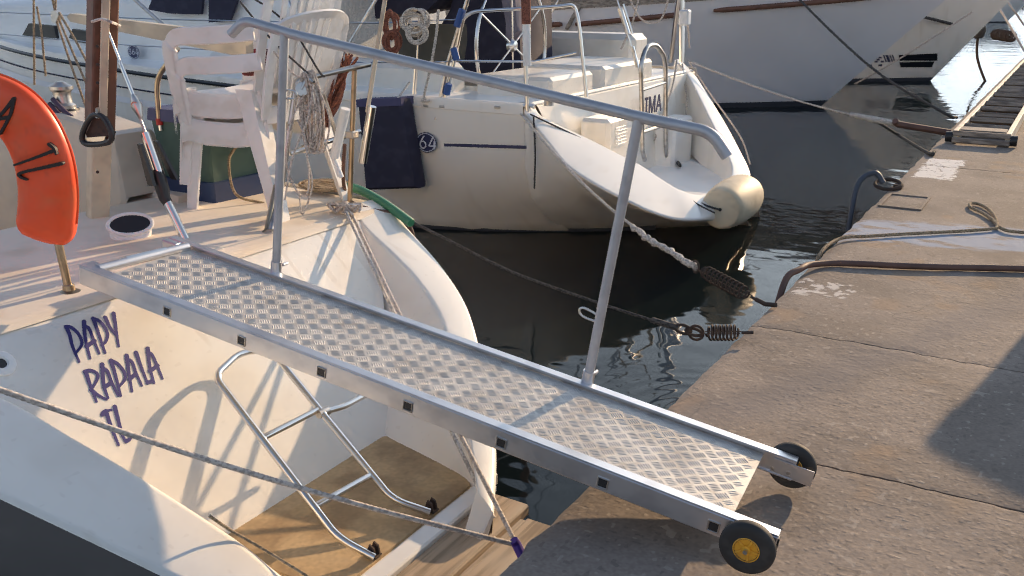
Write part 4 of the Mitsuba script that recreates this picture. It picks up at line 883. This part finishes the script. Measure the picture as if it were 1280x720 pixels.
cm.vertices = cm.vertices * (1 + .25 * (meshkit.fbm(cm.vertices * 14, 3, 2)[:, None] - .5)) + cu + V(-.02, .0, .085)
solo('cushion', cm, 'red_cloth', 'dark red patterned cushion lying on the seat of the stacked plastic chairs', 'cushion', smooth=50)
k = thing('storage_bin', 'green plastic bin with navy lid and blue base behind the chairs', 'bin')
bc = V(-2.74, 3.50, .985)
def tub(w0, w1, z0, z1, mat, name):
    pts = [bc + V(sx * w + ox, sy * w * .8 + oy, z) for w, z in ((w0, z0), (w1, z1)) for sx in (-1, 1) for sy in (-1, 1) for ox, oy in ((0, 0), (-sx * .03, sy * .03), (sx * .0, sy * .02))]
    obj(name, hull_of(pts), mat, k)
tub(.20, .212, 0, .11, 'blue_plastic', 'bin_base'); tub(.175, .205, .11, .40, 'green_plastic', 'bin_body'); tub(.222, .215, .40, .46, 'lid_navy', 'bin_lid')
solo('plank', hull_of([V(p) + V(0, dy, 0) for p in [(-3.627, 3.42, 1.873), (-3.597, 3.42, 1.89), (-3.559, 3.42, 1.886), (-2.435, 3.42, 1.818), (-2.332, 3.42, 1.806), (-2.333, 3.42, 1.706), (-2.444, 3.42, 1.74), (-3.6, 3.42, 1.848)] for dy in (-.02, .03)]), 'cream_paint', 'cream painted wooden plank lashed level behind the brown post', 'plank', smooth=20)
solo('lashing', cat([tube([(-2.384, 2.62, 1.895), (-2.293, 2.6, 1.907), (-2.254, 2.62, 1.892), (-3.079, 3.3, 1.842)], .006, 6, curve=4)]), 'rope_pale', 'pale cord lashing round the brown post', 'cord')

# ================================================================ ROPES, HOSES, SPRINGS
end = V((-0.17, 2.214, 0.41))
fore = [V((-1.25, 1.23, 1.104)), V((-1.5, 1.729, 0.745)), V((-1.0, 1.914, 0.623)), V((-0.55, 2.057, 0.527)), end]
fore = [fore[0] + (end - fore[0]) * t - V(0, 0, .03 * math.sin(t * math.pi)) for t in np.linspace(0, 1, 9)]
k = thing('mooring_rope', 'thick grey braided mooring rope stretched across the foreground below the lettering', 'rope')
obj('rope_line', rope(fore, .0085, 8, pitch=5), 'rope_grey', k, smooth=50)
obj('purple_whipping', tube([end - unit(end - fore[0]) * .012 + V(0, 0, .012), end, end + V(.03, -.01, -.035)], .015, 10), 'purple_tape', k)
obj('thimble', tube([end + V(.02, -.01, -.03), end + V(.10, -.04, -.05), V(-.005, end[1] - .08, .50)], .009, 8, curve=4), 'rust', k)
top_c = V((-1.861, 3.529, 1.0))
k = thing('mooring_rope', 'grey mooring rope running from the far stern cleat under the gangway to the purple whipping', 'rope')
obj('rope_line', rope([top_c, top_c + (end - top_c) * .5 - V(0, 0, .02), end], .0085, 10, pitch=5), 'rope_grey', k, smooth=50)
solo('mooring_rope', rope([V((-1.926, 3.572, 1.0)), V((-1.714, 3.375, 0.96)), V((-0.509, 2.543, 0.34)), V((-0.496, 2.553, 0.31))], .008, 10, pitch=5), 'rope_pale', 'second rope from the far stern cleat to the corner of the platform', 'rope', smooth=50)
knot = []
for i in range(7):
    c0 = top_c + V(-.06 + .018 * i, -.03 + .014 * (i % 3), .010 + .006 * (i % 2))
    knot.append(rope([c0 + V(.042 * math.cos(a + i), .03 * math.sin(a + i), .02 * math.sin(2 * a + i)) for a in np.linspace(0, 5.5, 8)], .007, 6))
ck = thing('rope_knot', 'tangle of grey rope turned round the far stern cleat', 'rope')
obj('rope_turns', cat(knot), 'rope_grey', ck, smooth=50, kind='stuff')
obj('cleat', cat([tube([top_c + V(-.09, -.05, .025), top_c + V(.05, .03, .025)], .009, 10), box(top_c + V(-.02, -.01, .005), (.05, .03, .03))]), 'steel_dull', b1)
solo('thin_rope', rope([(-0.822, 1.622, 0.62), (-0.799, 1.676, 0.55), (-0.731, 1.711, 0.5), (-0.549, 1.722, 0.45)], .005, 8, pitch=6), 'rope_tan', 'thin pale rope lying along the near quarter beside the platform', 'rope', smooth=50)

def coil_spring(name, a, b, R, r, turns, label, mat='rust'):
    a, b = V(a), V(b); ax = unit(b - a); u = unit(np.cross(ax, V(0, 0, 1))); v = np.cross(ax, u); L = np.linalg.norm(b - a)
    k = thing(name, label, 'spring', 'mooring springs on the stern lines')
    P = []
    for t in np.linspace(0, 1, turns * 14):
        rr = R * min(1, .35 + 5 * min(t, 1 - t)); w = t * turns * 2 * math.pi
        P.append(a + ax * L * (.06 + .88 * t) + (u * math.cos(w) + v * math.sin(w)) * rr)
    obj('coil', tube(P, r, 8), mat, k)
    for s in (1, -1): obj('pull_rod', tube([a + u * R * .45 * s, a + ax * L * .97 + u * R * .45 * s], r * .55, 6), mat, k)
    obj('eye', tube([a - ax * .035 + (ax * math.cos(q) + v * math.sin(q)) * .032 for q in np.linspace(0, 2 * math.pi, 16, endpoint=False)], .006, 8, closed=True), mat, k)
    obj('eye', tube([b, b + ax * .05], .007, 8), mat, k)
# line of the 64 boat to the quay
s0, s1 = V((-2.578, 6.42, 1.114)), V([0.001, 4.29, 0.6])
def seg(t): return s0 + (s1 - s0) * t - V(0, 0, .16 * math.sin(math.pi * t))
ta, tb, tc = .60, .80, .955
solo('mooring_rope', rope([s0 + V(-.12, .05, .05)] + [seg(t) for t in np.linspace(0, ta, 8)], .0095, 6, pitch=6), 'rope_pale', 'pale stern rope from the cleat of the boat numbered 64 to its spring', 'rope', smooth=50)
solo('chafe_sleeve', tube([seg(t) + .006 * rng.normal(size=3) for t in np.linspace(ta - .02, tb, 26)], lambda i: .017 + .004 * math.sin(i * 2.1), 10), 'rope_pale', 'frayed pale chafe sleeve on the stern rope next to the rusty spring', 'rope sleeve')
coil_spring('mooring_spring', seg(tb + .01), seg(tc), .035, .0045, 12, 'rusty steel mooring spring on the stern line of the boat numbered 64')
solo('shackle', tube([seg(tc + .012), seg(.99), s1 + V(.03, 0, .012)], .011, 8), 'rust', 'rusty shackle joining the upper spring to the quay edge', 'shackle')
# our far stern line
d0, d1 = V((-1.718, 3.74, 0.942)), V(-.02, 3.78, .40)
dl = [d0] + [V(p) for p in [(-1.441, 3.75, 0.853), (-1.081, 3.75, 0.745), (-0.662, 3.75, 0.672), (-0.35, 3.75, 0.628)]] + [V((-0.257, 3.76, 0.616))]
solo('mooring_rope', rope(dl, .0075, 8, pitch=6), 'rope_dark', 'dark stern rope hanging over the water to the lower spring', 'rope', smooth=50)
k = thing('shackle', 'pair of dark shackles between the dark rope and the lower spring', 'shackle')
e0 = V((-0.249, 3.76, 0.613)); e1 = V((-0.165, 3.77, 0.603))
for q, c in enumerate((e0 + (e1 - e0) * .25, e0 + (e1 - e0) * .8)):
    obj('link', tube([c + unit(e1 - e0) * .035 * math.cos(a) + V(0, .3 * q, .95 - .3 * q) * .02 * math.sin(a) for a in np.linspace(0, 2 * np.pi, 16, endpoint=False)], .007, 8, closed=True), 'rust', k)
obj('splice', tube([V((-0.369, 3.75, 0.632)), V((-0.249, 3.76, 0.613))], .014, 10), 'rope_dark', k)
coil_spring('mooring_spring', V((-0.136, 3.77, 0.609)), V((0.021, 3.79, 0.632)), .032, .0045, 9, 'lower of the two rusty mooring springs near the quay edge, on the dark line')
# hoses on our stern
hp_ = spline([V(p) for p in [(-2.143, 3.868, 1.025), (-1.984, 3.796, 1.025), (-1.835, 3.765, 0.989), (-1.7, 3.729, 0.947), (-1.627, 3.707, 0.924)]], 30)
hp_ = resample(hp_, .0045)
solo('green_hose', tube(hp_, lambda i: .021 + .0022 * (i % 3 == 0), 14), 'hose_green', 'short green ribbed hose over the far stern rim', 'hose')
solo('brown_cable', tube([(-1.98, 3.66, 1.29), (-2.001, 3.66, 1.121), (-2.075, 3.77, 0.995), (-1.915, 3.65, 0.994), (-1.829, 3.692, 0.967), (-1.774, 3.749, 0.95), (-1.734, 3.8, 0.911), (-1.692, 3.8, 0.851), (-1.676, 3.8, 0.761), (-1.662, 3.79, 0.669)], .0095, 10, curve=6), 'hose_brown', 'brown cable bending over the far stern rim beside the green hose', 'cable')
# hose and rope on the quay
solo('quay_hose', tube([V(-.05, 4.52, .30), V(-.045, 4.58, .45), V((-0.019, 4.766, 0.6)) + V(-.03, 0, 0), V((-0.011, 4.869, 0.63)), V((0.015, 4.98, 0.632))] + [V(p) for p in [(0.102, 5.106, 0.622), (0.253, 5.176, 0.622), (0.405, 5.229, 0.622), (0.628, 5.324, 0.622), (0.847, 5.435, 0.622), (1.138, 5.57, 0.622)]], .017, 12, curve=6), 'hose_brown', 'red brown rubber hose lying across the quay and over its edge', 'hose')
qr = [V(-.03, 5.30, .35), V(-.02, 5.33, .58)] + [V(p) for p in [(0.015, 5.665, 0.616), (0.17, 5.842, 0.616), (0.366, 6.023, 0.616), (0.607, 6.231, 0.616), (0.769, 6.394, 0.616), (0.791, 6.453, 0.616), (0.77, 6.66, 0.616), (0.717, 6.914, 0.616), (0.643, 7.093, 0.616), (0.581, 7.115, 0.616), (0.59, 6.978, 0.616), (0.664, 6.857, 0.616), (0.746, 6.671, 0.616), (0.798, 6.481, 0.616), (0.848, 6.394, 0.616), (0.91, 6.384, 0.616), (1.07, 6.41, 0.616)]]
solo('quay_rope', rope(qr, .011, 6, pitch=6), 'rope_tan', 'tan rope with a small eye lying across the blue paint on the quay', 'rope', smooth=50)
k = thing('mooring_ring', 'rusty mooring ring with a blue grey hose end hooked over the quay edge', 'ring')
rc = V((-0.014, 7.439, 0.62))
obj('ring', tube([rc + V(.09 * math.cos(a), .09 * math.sin(a), .01 + .02 * math.sin(a)) for a in np.linspace(0, 2 * math.pi, 24, endpoint=False)], .013, 8, closed=True), 'rust', k)
obj('hooked_hose', tube([rc + V(-.03, -.02, .02), rc + V(-.10, -.02, .09), rc + V(-.19, -.10, .02), rc + V(-.20, -.2, -.18), rc + V(-.2, -.25, -.35)], .020, 10, curve=6), 'hose_slate', k)
obj('staple', box(rc + V(.07, .02, .0), (.06, .09, .03)), 'rust', k)
mh = V((0.174, 6.999, 0.604))
for dx, dy, sx, sy in ((-.13, 0, .018, .46), (.13, 0, .018, .46), (0, -.22, .24, .02), (0, .22, .24, .02)): obj('manhole_rim', box(mh + V(dx, dy, 0), (sx, sy, .012), None, .002), 'concrete', 'quay')

# wooden gangway lying on the quay
k = thing('wooden_gangway', 'weathered slatted wooden gangway lying along the quay edge at the upper right', 'gangway')
x0, x1, y0 = .15, .60, 9.95
for x in (x0, x1): obj('side_rail', box((x, y0 + 6.2, .665), (.045, 12.4, .12), None, .006), 'rail_wood', k)
for z, y in ((.64, y0 - .02), (.70, y0 + .0)): obj('end_board', box(((x0 + x1) / 2, y, z), (x1 - x0 + .04, .03, .045), None, .004), 'plank_grey', k)
obj('end_board', box(((x0 + x1) / 2, y0 + .16, .722), (x1 - x0 - .05, .24, .02), None, .004), 'plank_grey', k)
for i in range(22):
    yy = y0 + .60 + i * .54
    R = np.array([[1, 0, 0], [0, math.cos(.2), math.sin(.2)], [0, -math.sin(.2), math.cos(.2)]])
    obj('slat', box(((x0 + x1) / 2, yy, .69 + .006 * math.sin(i * 2.2)), (x1 - x0 - .05, .24, .05), R, .006), 'plank_grey', k)
for x in (x0 - .07, x1 + .03): obj('end_roller', tube([(x - .01, y0 + .02, .66), (x + .05, y0 + .02, .66)], .05, 12), 'black_plastic', k)

# fenders
fb = lathe([(0, -.02), (.06, -.025), (.140, -.025), (.158, -.008), (.170, .05), (.182, .16), (.186, .30), (.182, .44), (.166, .53), (.12, .59), (.06, .612), (0, .615)], (-1.15, 7.08, .385), (.03, 1, .03), 40)
k = thing('fender', 'large cream barrel fender tied across the stern of the boat numbered 64', 'fender')
obj('fender_body', fb, 'fender_cream', k, smooth=45)
obj('rope_hole', lathe([(0, 0), (.013, 0), (.013, .006), (0, .006)], (-1.15, 7.056, .383), (0, -1, 0), 12), 'black_plastic', k)
obj('tether', tube([V(-1.15, 7.055, .383), V(-1.22, 7.0, .41), V(-1.36, 7.0, .45)], .008, 6, curve=4), 'rope_dark', k)
npts = [V(p) for p in [(-3.976, 6.22, 1.131), (-3.523, 6.22, 1.17), (-3.401, 6.22, 0.462), (-3.937, 6.22, 0.392)]]
c_ = sum(npts) / 4
fm = [c_ + (p - c_) * s + V(0, dy, 0) for p in npts for s, dy in ((1, .03), (1, .10), (.94, -.01), (.94, .14))]
k = thing('fender_cushion', 'flat navy cloth covered fender cushion hung on the side of the boat numbered 64', 'fender')
obj('cushion_body', trimesh.convex.convex_hull(np.array(fm)), 'navy_cloth', k, smooth=25)
obj('top_flap', hull_of([p + V(0, dy, dz) for p in npts[:2] for dy in (-.02, .15) for dz in (-.05, .012)]), 'lid_navy', k)
obj('hanging_strap', tube([npts[1] + V(-.05, 0, 0), npts[1] + V(-.04, .16, .12)], .008, 6), 'rope_pale', k)

# rope coils
def bundle(name, lists, r, mat, label, cat_='rope'):
    return solo(name, cat([tube(q, r, 6) for q in lists]), mat, label, cat_)
def loops(c, ex, ez, rx, rz, n, seed, jit=.012, ph=(0, 2 * math.pi)):
    g_ = np.random.default_rng(seed); out = []
    for i in range(n):
        cx, cz, k1, k2, dy = g_.normal(0, jit, 5)
        out.append(np.array([c + ex * (math.cos(a) * (rx + k1) + cx) + ez * (math.sin(a) * (rz + k2) + cz) + V(0, dy, 0) for a in np.linspace(*ph, 22)]))
    return out
EX, EZ = unit(V(.86, .5, 0)), V(0, 0, 1)
c1 = V((-1.838, 3.28, 1.496))
k = thing('rope_coil', 'grey rope hank hanging from the stern rail in front of the chairs', 'rope')
obj('rope_loops', cat([tube(q, .0045, 6) for q in loops(c1, EX, EZ, .030, .165, 16, 3, .010)] + [tube(q, .0045, 6) for q in loops(c1 + V(0, -.01, .02), EX, EZ * 1.0, .045, .012, 6, 5, .004)]), 'rope_grey', k, kind='stuff')
obj('rope_tail', tube([(-1.899, 3.26, 1.565), (-1.906, 3.2, 1.395), (-1.937, 3.2, 1.266), (-1.882, 3.2, 1.144), (-1.825, 3.2, 1.143), (-1.807, 3.2, 1.242), (-1.84, 3.22, 1.397), (-1.89, 3.24, 1.462)], .0045, 6, curve=6), 'rope_grey', k)
for q in ([(-1.81, 3.27, 1.621), (-1.815, 3.22, 1.47), (-1.877, 3.18, 1.307), (-1.906, 3.14, 1.116)], [(-1.81, 3.3, 1.601), (-1.756, 3.3, 1.464), (-1.804, 3.3, 1.317), (-1.82, 3.28, 1.369), (-1.776, 3.27, 1.466)], [(-1.842, 3.24, 1.577), (-1.89, 3.2, 1.467), (-1.941, 3.17, 1.339), (-1.954, 3.15, 1.211)], [(-1.811, 3.2, 1.31), (-1.811, 3.22, 1.177), (-1.862, 3.2, 1.043), (-1.863, 3.19, 1.148)], [(-1.993, 3.22, 1.765), (-1.909, 3.25, 1.663), (-1.827, 3.27, 1.638)]):
    obj('rope_tail', tube(q, .0042, 6, curve=6), 'rope_grey', k)
obj('snap_block', cat([lathe([(0, -.02), (.03, -.018), (.03, .018), (0, .02)], (-1.868, 3.25, 1.596), (.8, -.5, .2), 14), tube([(-1.859, 3.24, 1.597), (-1.845, 3.27, 1.644), (-1.809, 3.27, 1.628)], .009, 8, curve=4)]), 'steel_dull', k)
g_ = np.random.default_rng(11)
A_, B_ = V((-2.063, 3.8, 1.7)), V((-2.146, 3.7, 1.372))
st = []
for i in range(26):
    o1, o2, o3 = g_.normal(0, .022, 3) * V(1.6, 1, .4), g_.normal(0, .022, 3) * V(1.2, 1, .8), g_.normal(0, .025, 3)
    st.append(spline([A_ + o1, (A_ + B_) / 2 + o3 + V(.02, 0, -.02), B_ + o2], 6))
k = thing('rope_coil', 'red brown rope hank hanging behind the grey one on the far stern rail', 'rope')
obj('rope_loops', cat([tube(q, .0055, 6) for q in st]), 'rope_brown', k, kind='stuff')
c2, c3 = V((-3.729, 6.36, 1.724)), V((-3.696, 6.34, 1.596))
k = thing('rope_coil', 'small red brown rope coil tied on the lifeline of the boat numbered 64', 'rope')
obj('rope_loops', cat([tube(q, .009, 6) for q in loops(c2, EX, EZ, .05, .09, 9, 21, .010) + loops(c3, EX, EZ, .048, .075, 9, 22, .008)]), 'rope_brown', k, kind='stuff')
c4, c5 = V((-3.47, 6.36, 1.753)), V((-3.451, 6.34, 1.664))
k = thing('rope_coil', 'pale white rope coil on the lifeline beside the red brown coil', 'rope')
obj('rope_loops', cat([tube(q, .009, 6) for q in loops(c4, EX, EZ, .085, .07, 9, 31, .016) + loops(c5, EX, EZ, .065, .075, 7, 32, .006)]), 'rope_pale', k, kind='stuff')
solo('sheet_rope', rope([(-3.241, 6.34, 1.853), (-3.269, 6.34, 1.656), (-3.33, 6.34, 1.411), (-3.406, 6.35, 1.176), (-3.352, 6.35, 1.154), (-3.437, 6.36, 1.148)], .012, 6), 'rope_pale', 'speckled pale rope hanging from the lifeline down to the side deck', 'rope', smooth=50)
def line(px3, r, mat, label, category='rope', name='rope_line', curve=6):
    return solo(name, tube([V(p) for p in px3], r, 8, curve=curve), mat, label, category)
line([(-2.432, 6.346, 1.107), (-2.136, 6.735, 0.873), (-1.767, 6.913, 0.672), (-1.53, 6.949, 0.551), (-1.303, 6.93, 0.441), (-1.113, 6.808, 0.412)], .006, 'rope_dark', 'thin dark rope lying along the white quarter of the boat numbered 64')
line([(-2.396, 6.33, 1.093), (-2.38, 6.33, 0.83), (-2.384, 6.33, 0.548)], .007, 'rope_dark', 'thin cord hanging straight down the side of the boat numbered 64')
w0_, w1_ = V((-2.586, 10.1, 1.252)), V((0.05, 10.531, 0.62))
wp = [w0_ + (w1_ - w0_) * t - V(0, 0, .10 * math.sin(math.pi * t)) for t in np.linspace(0, 1, 12)]
solo('mooring_rope', rope(wp[:9], .010, 3, pitch=7), 'rope_pale', 'thin white mooring rope from the far corner of boat 64 towards the wooden gangway', 'rope', smooth=50)
solo('chafe_sleeve', tube(wp[7:10], lambda i: (.022, .034, .030)[i], 8), 'rope_pale', 'pale knotted splice on the thin white mooring rope', 'rope sleeve')
solo('chafe_hose', tube([wp[8] + V(.2, 0, 0), wp[9], wp[10], wp[11]], .034, 10, curve=4), 'hose_brown', 'dark rubber chafe hose at the quay end of the thin white rope', 'hose')
line([wp[8], V([-0.575, 11.61, 0.4]), V((0.016, 9.266, 0.6)), V((0.074, 9.211, 0.62))], .017, 'rope_dark', 'slack dark rope drooping below the chafe hose to the quay')
line([V((-3.398, 15.2, 2.502)), V((-2.609, 14.7, 1.818)), V((-1.169, 12.8, 1.044)), V((-0.162, 11.568, 0.7)), V((-0.033, 11.809, 0.62))], .016, 'rope_dark', 'dark bow line of the grey yacht slanting down to the quay')
line([V((-1.971, 22.0, 1.411)), V((-1.455, 23.0, 1.229)), V((-1.033, 24.0, 1.085))], .03, 'rope_dark', 'dark line from the second yacht bow to a float')
line([V((-3.213, 21.8, -0.095)), V((-2.158, 21.8, 0.613)), V((-1.003, 22.0, 1.503))], .016, 'rope_grey', 'thin grey line slanting up across the second yacht bow')
k = thing('float', 'small dark mooring float hanging off the second yacht bow', 'float')
fcx = V((-1.015, 24.0, 1.069))
obj('float_body', lathe([(0, -.18), (.12, -.15), (.16, 0), (.12, .15), (0, .18)], fcx, (0, 0, 1), 16), 'rubber', k)
obj('float_chain', tube([fcx, fcx + V(.05, .1, -.6), fcx + V(.4, -.3, -1.25)], .03, 6, curve=4), 'rust', k)
line([V((-1.086, 26.0, 1.861)), V((-0.527, 24.5, 1.282)), V((0.061, 22.977, 0.62))], .022, 'rope_grey', 'upper right grey mooring line, left of the pair')
line([V((-0.924, 27.0, 1.855)), V((-0.487, 26.0, 1.436)), V((0.013, 27.77, 0.62))], .022, 'rope_grey', 'upper right grey mooring line, right of the pair')
coil_spring('mooring_spring', (-0.889, 26.0, 0.921), (-0.313, 25.0, 0.889), .11, .022, 9, 'dark mooring spring far off at the upper right corner')
# sheets and blocks at the upper left
k = thing('rope_tackle', 'group of taut pale tackle ropes above the winch', 'rope')
for q in ([(-3.585, 3.2, 1.993), (-3.69, 3.2, 1.531)], [(-3.574, 3.2, 1.931), (-3.565, 3.2, 1.804), (-3.584, 3.2, 1.581)], [(-3.157, 3.0, 1.902), (-3.01, 2.95, 1.663), (-2.854, 2.9, 1.429)], [(-3.135, 3.0, 1.896), (-2.973, 2.95, 1.701), (-2.813, 2.9, 1.52)], [(-3.119, 3.0, 1.91), (-2.946, 2.95, 1.775), (-2.781, 2.9, 1.623)], [(-3.159, 3.0, 1.997), (-3.148, 3.0, 1.917)], [(-3.124, 3.0, 1.997), (-3.148, 3.0, 1.917)]):
    obj('tackle_rope', tube(q, .0055, 8), 'rope_tan', k)
obj('tackle_block', hull_of([V(p) + V(0, s * .012, 0) for p in [(-3.166, 3.0, 1.917), (-3.129, 3.0, 1.921), (-3.11, 3.0, 1.9), (-3.142, 3.0, 1.862), (-3.17, 3.0, 1.869)] for s in (-1, 1)]), 'steel_dull', k)
k = thing('purple_rope', 'dark purple rope lying in loose turns by the winch', 'rope')
for q in ([(-3.511, 3.15, 1.446), (-3.38, 3.13, 1.382), (-3.175, 3.12, 1.337)], [(-3.493, 3.16, 1.47), (-3.358, 3.14, 1.403), (-3.14, 3.12, 1.328)], [(-3.545, 3.15, 1.411), (-3.41, 3.13, 1.364), (-3.263, 3.12, 1.335)]): obj('rope_turn', tube(q, .013, 8, curve=4), 'purple_dark', k)
solo('rope_line', tube([(-2.416, 3.3, 2.005), (-2.192, 3.3, 1.989), (-1.955, 3.3, 1.862), (-1.804, 3.3, 1.678), (-1.77, 3.3, 1.652)], .0045, 6, curve=6), 'rope_dark', 'thin dark cord slanting in front of the chair backs', 'rope')
solo('rope_line', tube([(-2.193, 3.25, 1.965), (-2.018, 3.25, 1.804), (-1.838, 3.27, 1.665)], .0045, 6, curve=6), 'rope_dark', 'thin dark cord slanting behind the handrail down to the grey hank', 'rope')
solo('deck_hose', tube([(-2.479, 3.5, 1.304), (-2.524, 3.45, 1.243), (-2.513, 3.4, 1.183), (-2.429, 3.35, 1.047)] + [(-2.353, 3.459, 0.99)], .007, 8, curve=6), 'rope_tan', 'thin curved tube hanging behind the chair legs onto the deck', 'tube')
solo('sail_strut', tube([(-3.341, 3.6, 1.979), (-3.062, 3.6, 1.8)], .011, 8), 'steel_dull', 'thin grey strut slanting down to the cream plank', 'strut')
k = thing('rope_coil', 'tan rope heap on the deck under the grey hank', 'rope')
obj('rope_loops', cat([tube(q + V(0, 0, 0), .008, 6) for q in loops(V((-2.289, 3.756, 1.0)) + V(0, .1, .02), V(1, 0, 0), V(0, 1, .06), .13, .06, 9, 41, .02)]), 'rope_tan', k, kind='stuff')

# unseen box added and shaped to cast the quay shadow, and far boats closing the basin
k = thing('added_shadow_box', 'unseen green box added on the quay beyond the right edge to cast the broad shadow', 'container')
e1_, e2_ = unit(V(.78, -.62, 0)), unit(V(.62, .78, 0)); o_ = V(1.40, 6.86, QZ)
fp = Polygon([(0, 0), (1.2, 0), (1.2, .8), (0, .8)]).buffer(-.09).buffer(.09, 6)
obj('box_body', plate(fp, o_ + V(0, 0, .10), e1_, e2_, .95), 'green_plastic', k)
obj('box_lid', plate(fp.buffer(.015), o_ + V(0, 0, 1.055), e1_, e2_, .09), 'lid_navy', k)
for a, b in ((.12, .12), (1.08, .12), (.12, .68), (1.08, .68)): obj('box_wheel', lathe([(0, -.02), (.05, -.02), (.05, .02), (0, .02)], o_ + e1_ * a + e2_ * b + V(0, 0, .055), e2_, 16), 'rubber', k)
for i, (x, y, hd_, L, mt) in enumerate(((-3.0, 62, 20, 9, 'gelcoat_white'), (-4.5, 78, 14, 10, 'hull_grey'), (-8, 95, 10, 11, 'gelcoat_white'))):
    kk = thing('motorboat', ('white motorboat far off at the top right corner', 'grey motorboat far off behind the nearest one', 'farthest white motorboat across the basin')[i], 'boat')
    ptm, hm_, nm_ = yacht(kk, (x, y), math.radians(hd_), L, 3.2, 1.5, 1.1, 1.3, 4, mt)
    obj('wheelhouse', hull_of([ptm(u, 1, s * .7) + V(0, 0, z) for u, z in ((.35, 0), (.75, 0), (.45, 1.2), (.72, 1.2)) for s in (-1, 1)]), 'gelcoat_white', kk)
    obj('awning', hull_of([ptm(u, 1, s * .9) + V(0, 0, z) for u in (.7, .98) for s in (-1, 1) for z in (1.3, 1.36)]), 'red_cloth', kk)
pq = box((-60, 128, .2), (180, 6, 1.8)); obj('breakwater', pq, 'concrete'); labels['breakwater'] = {'kind': 'structure'}
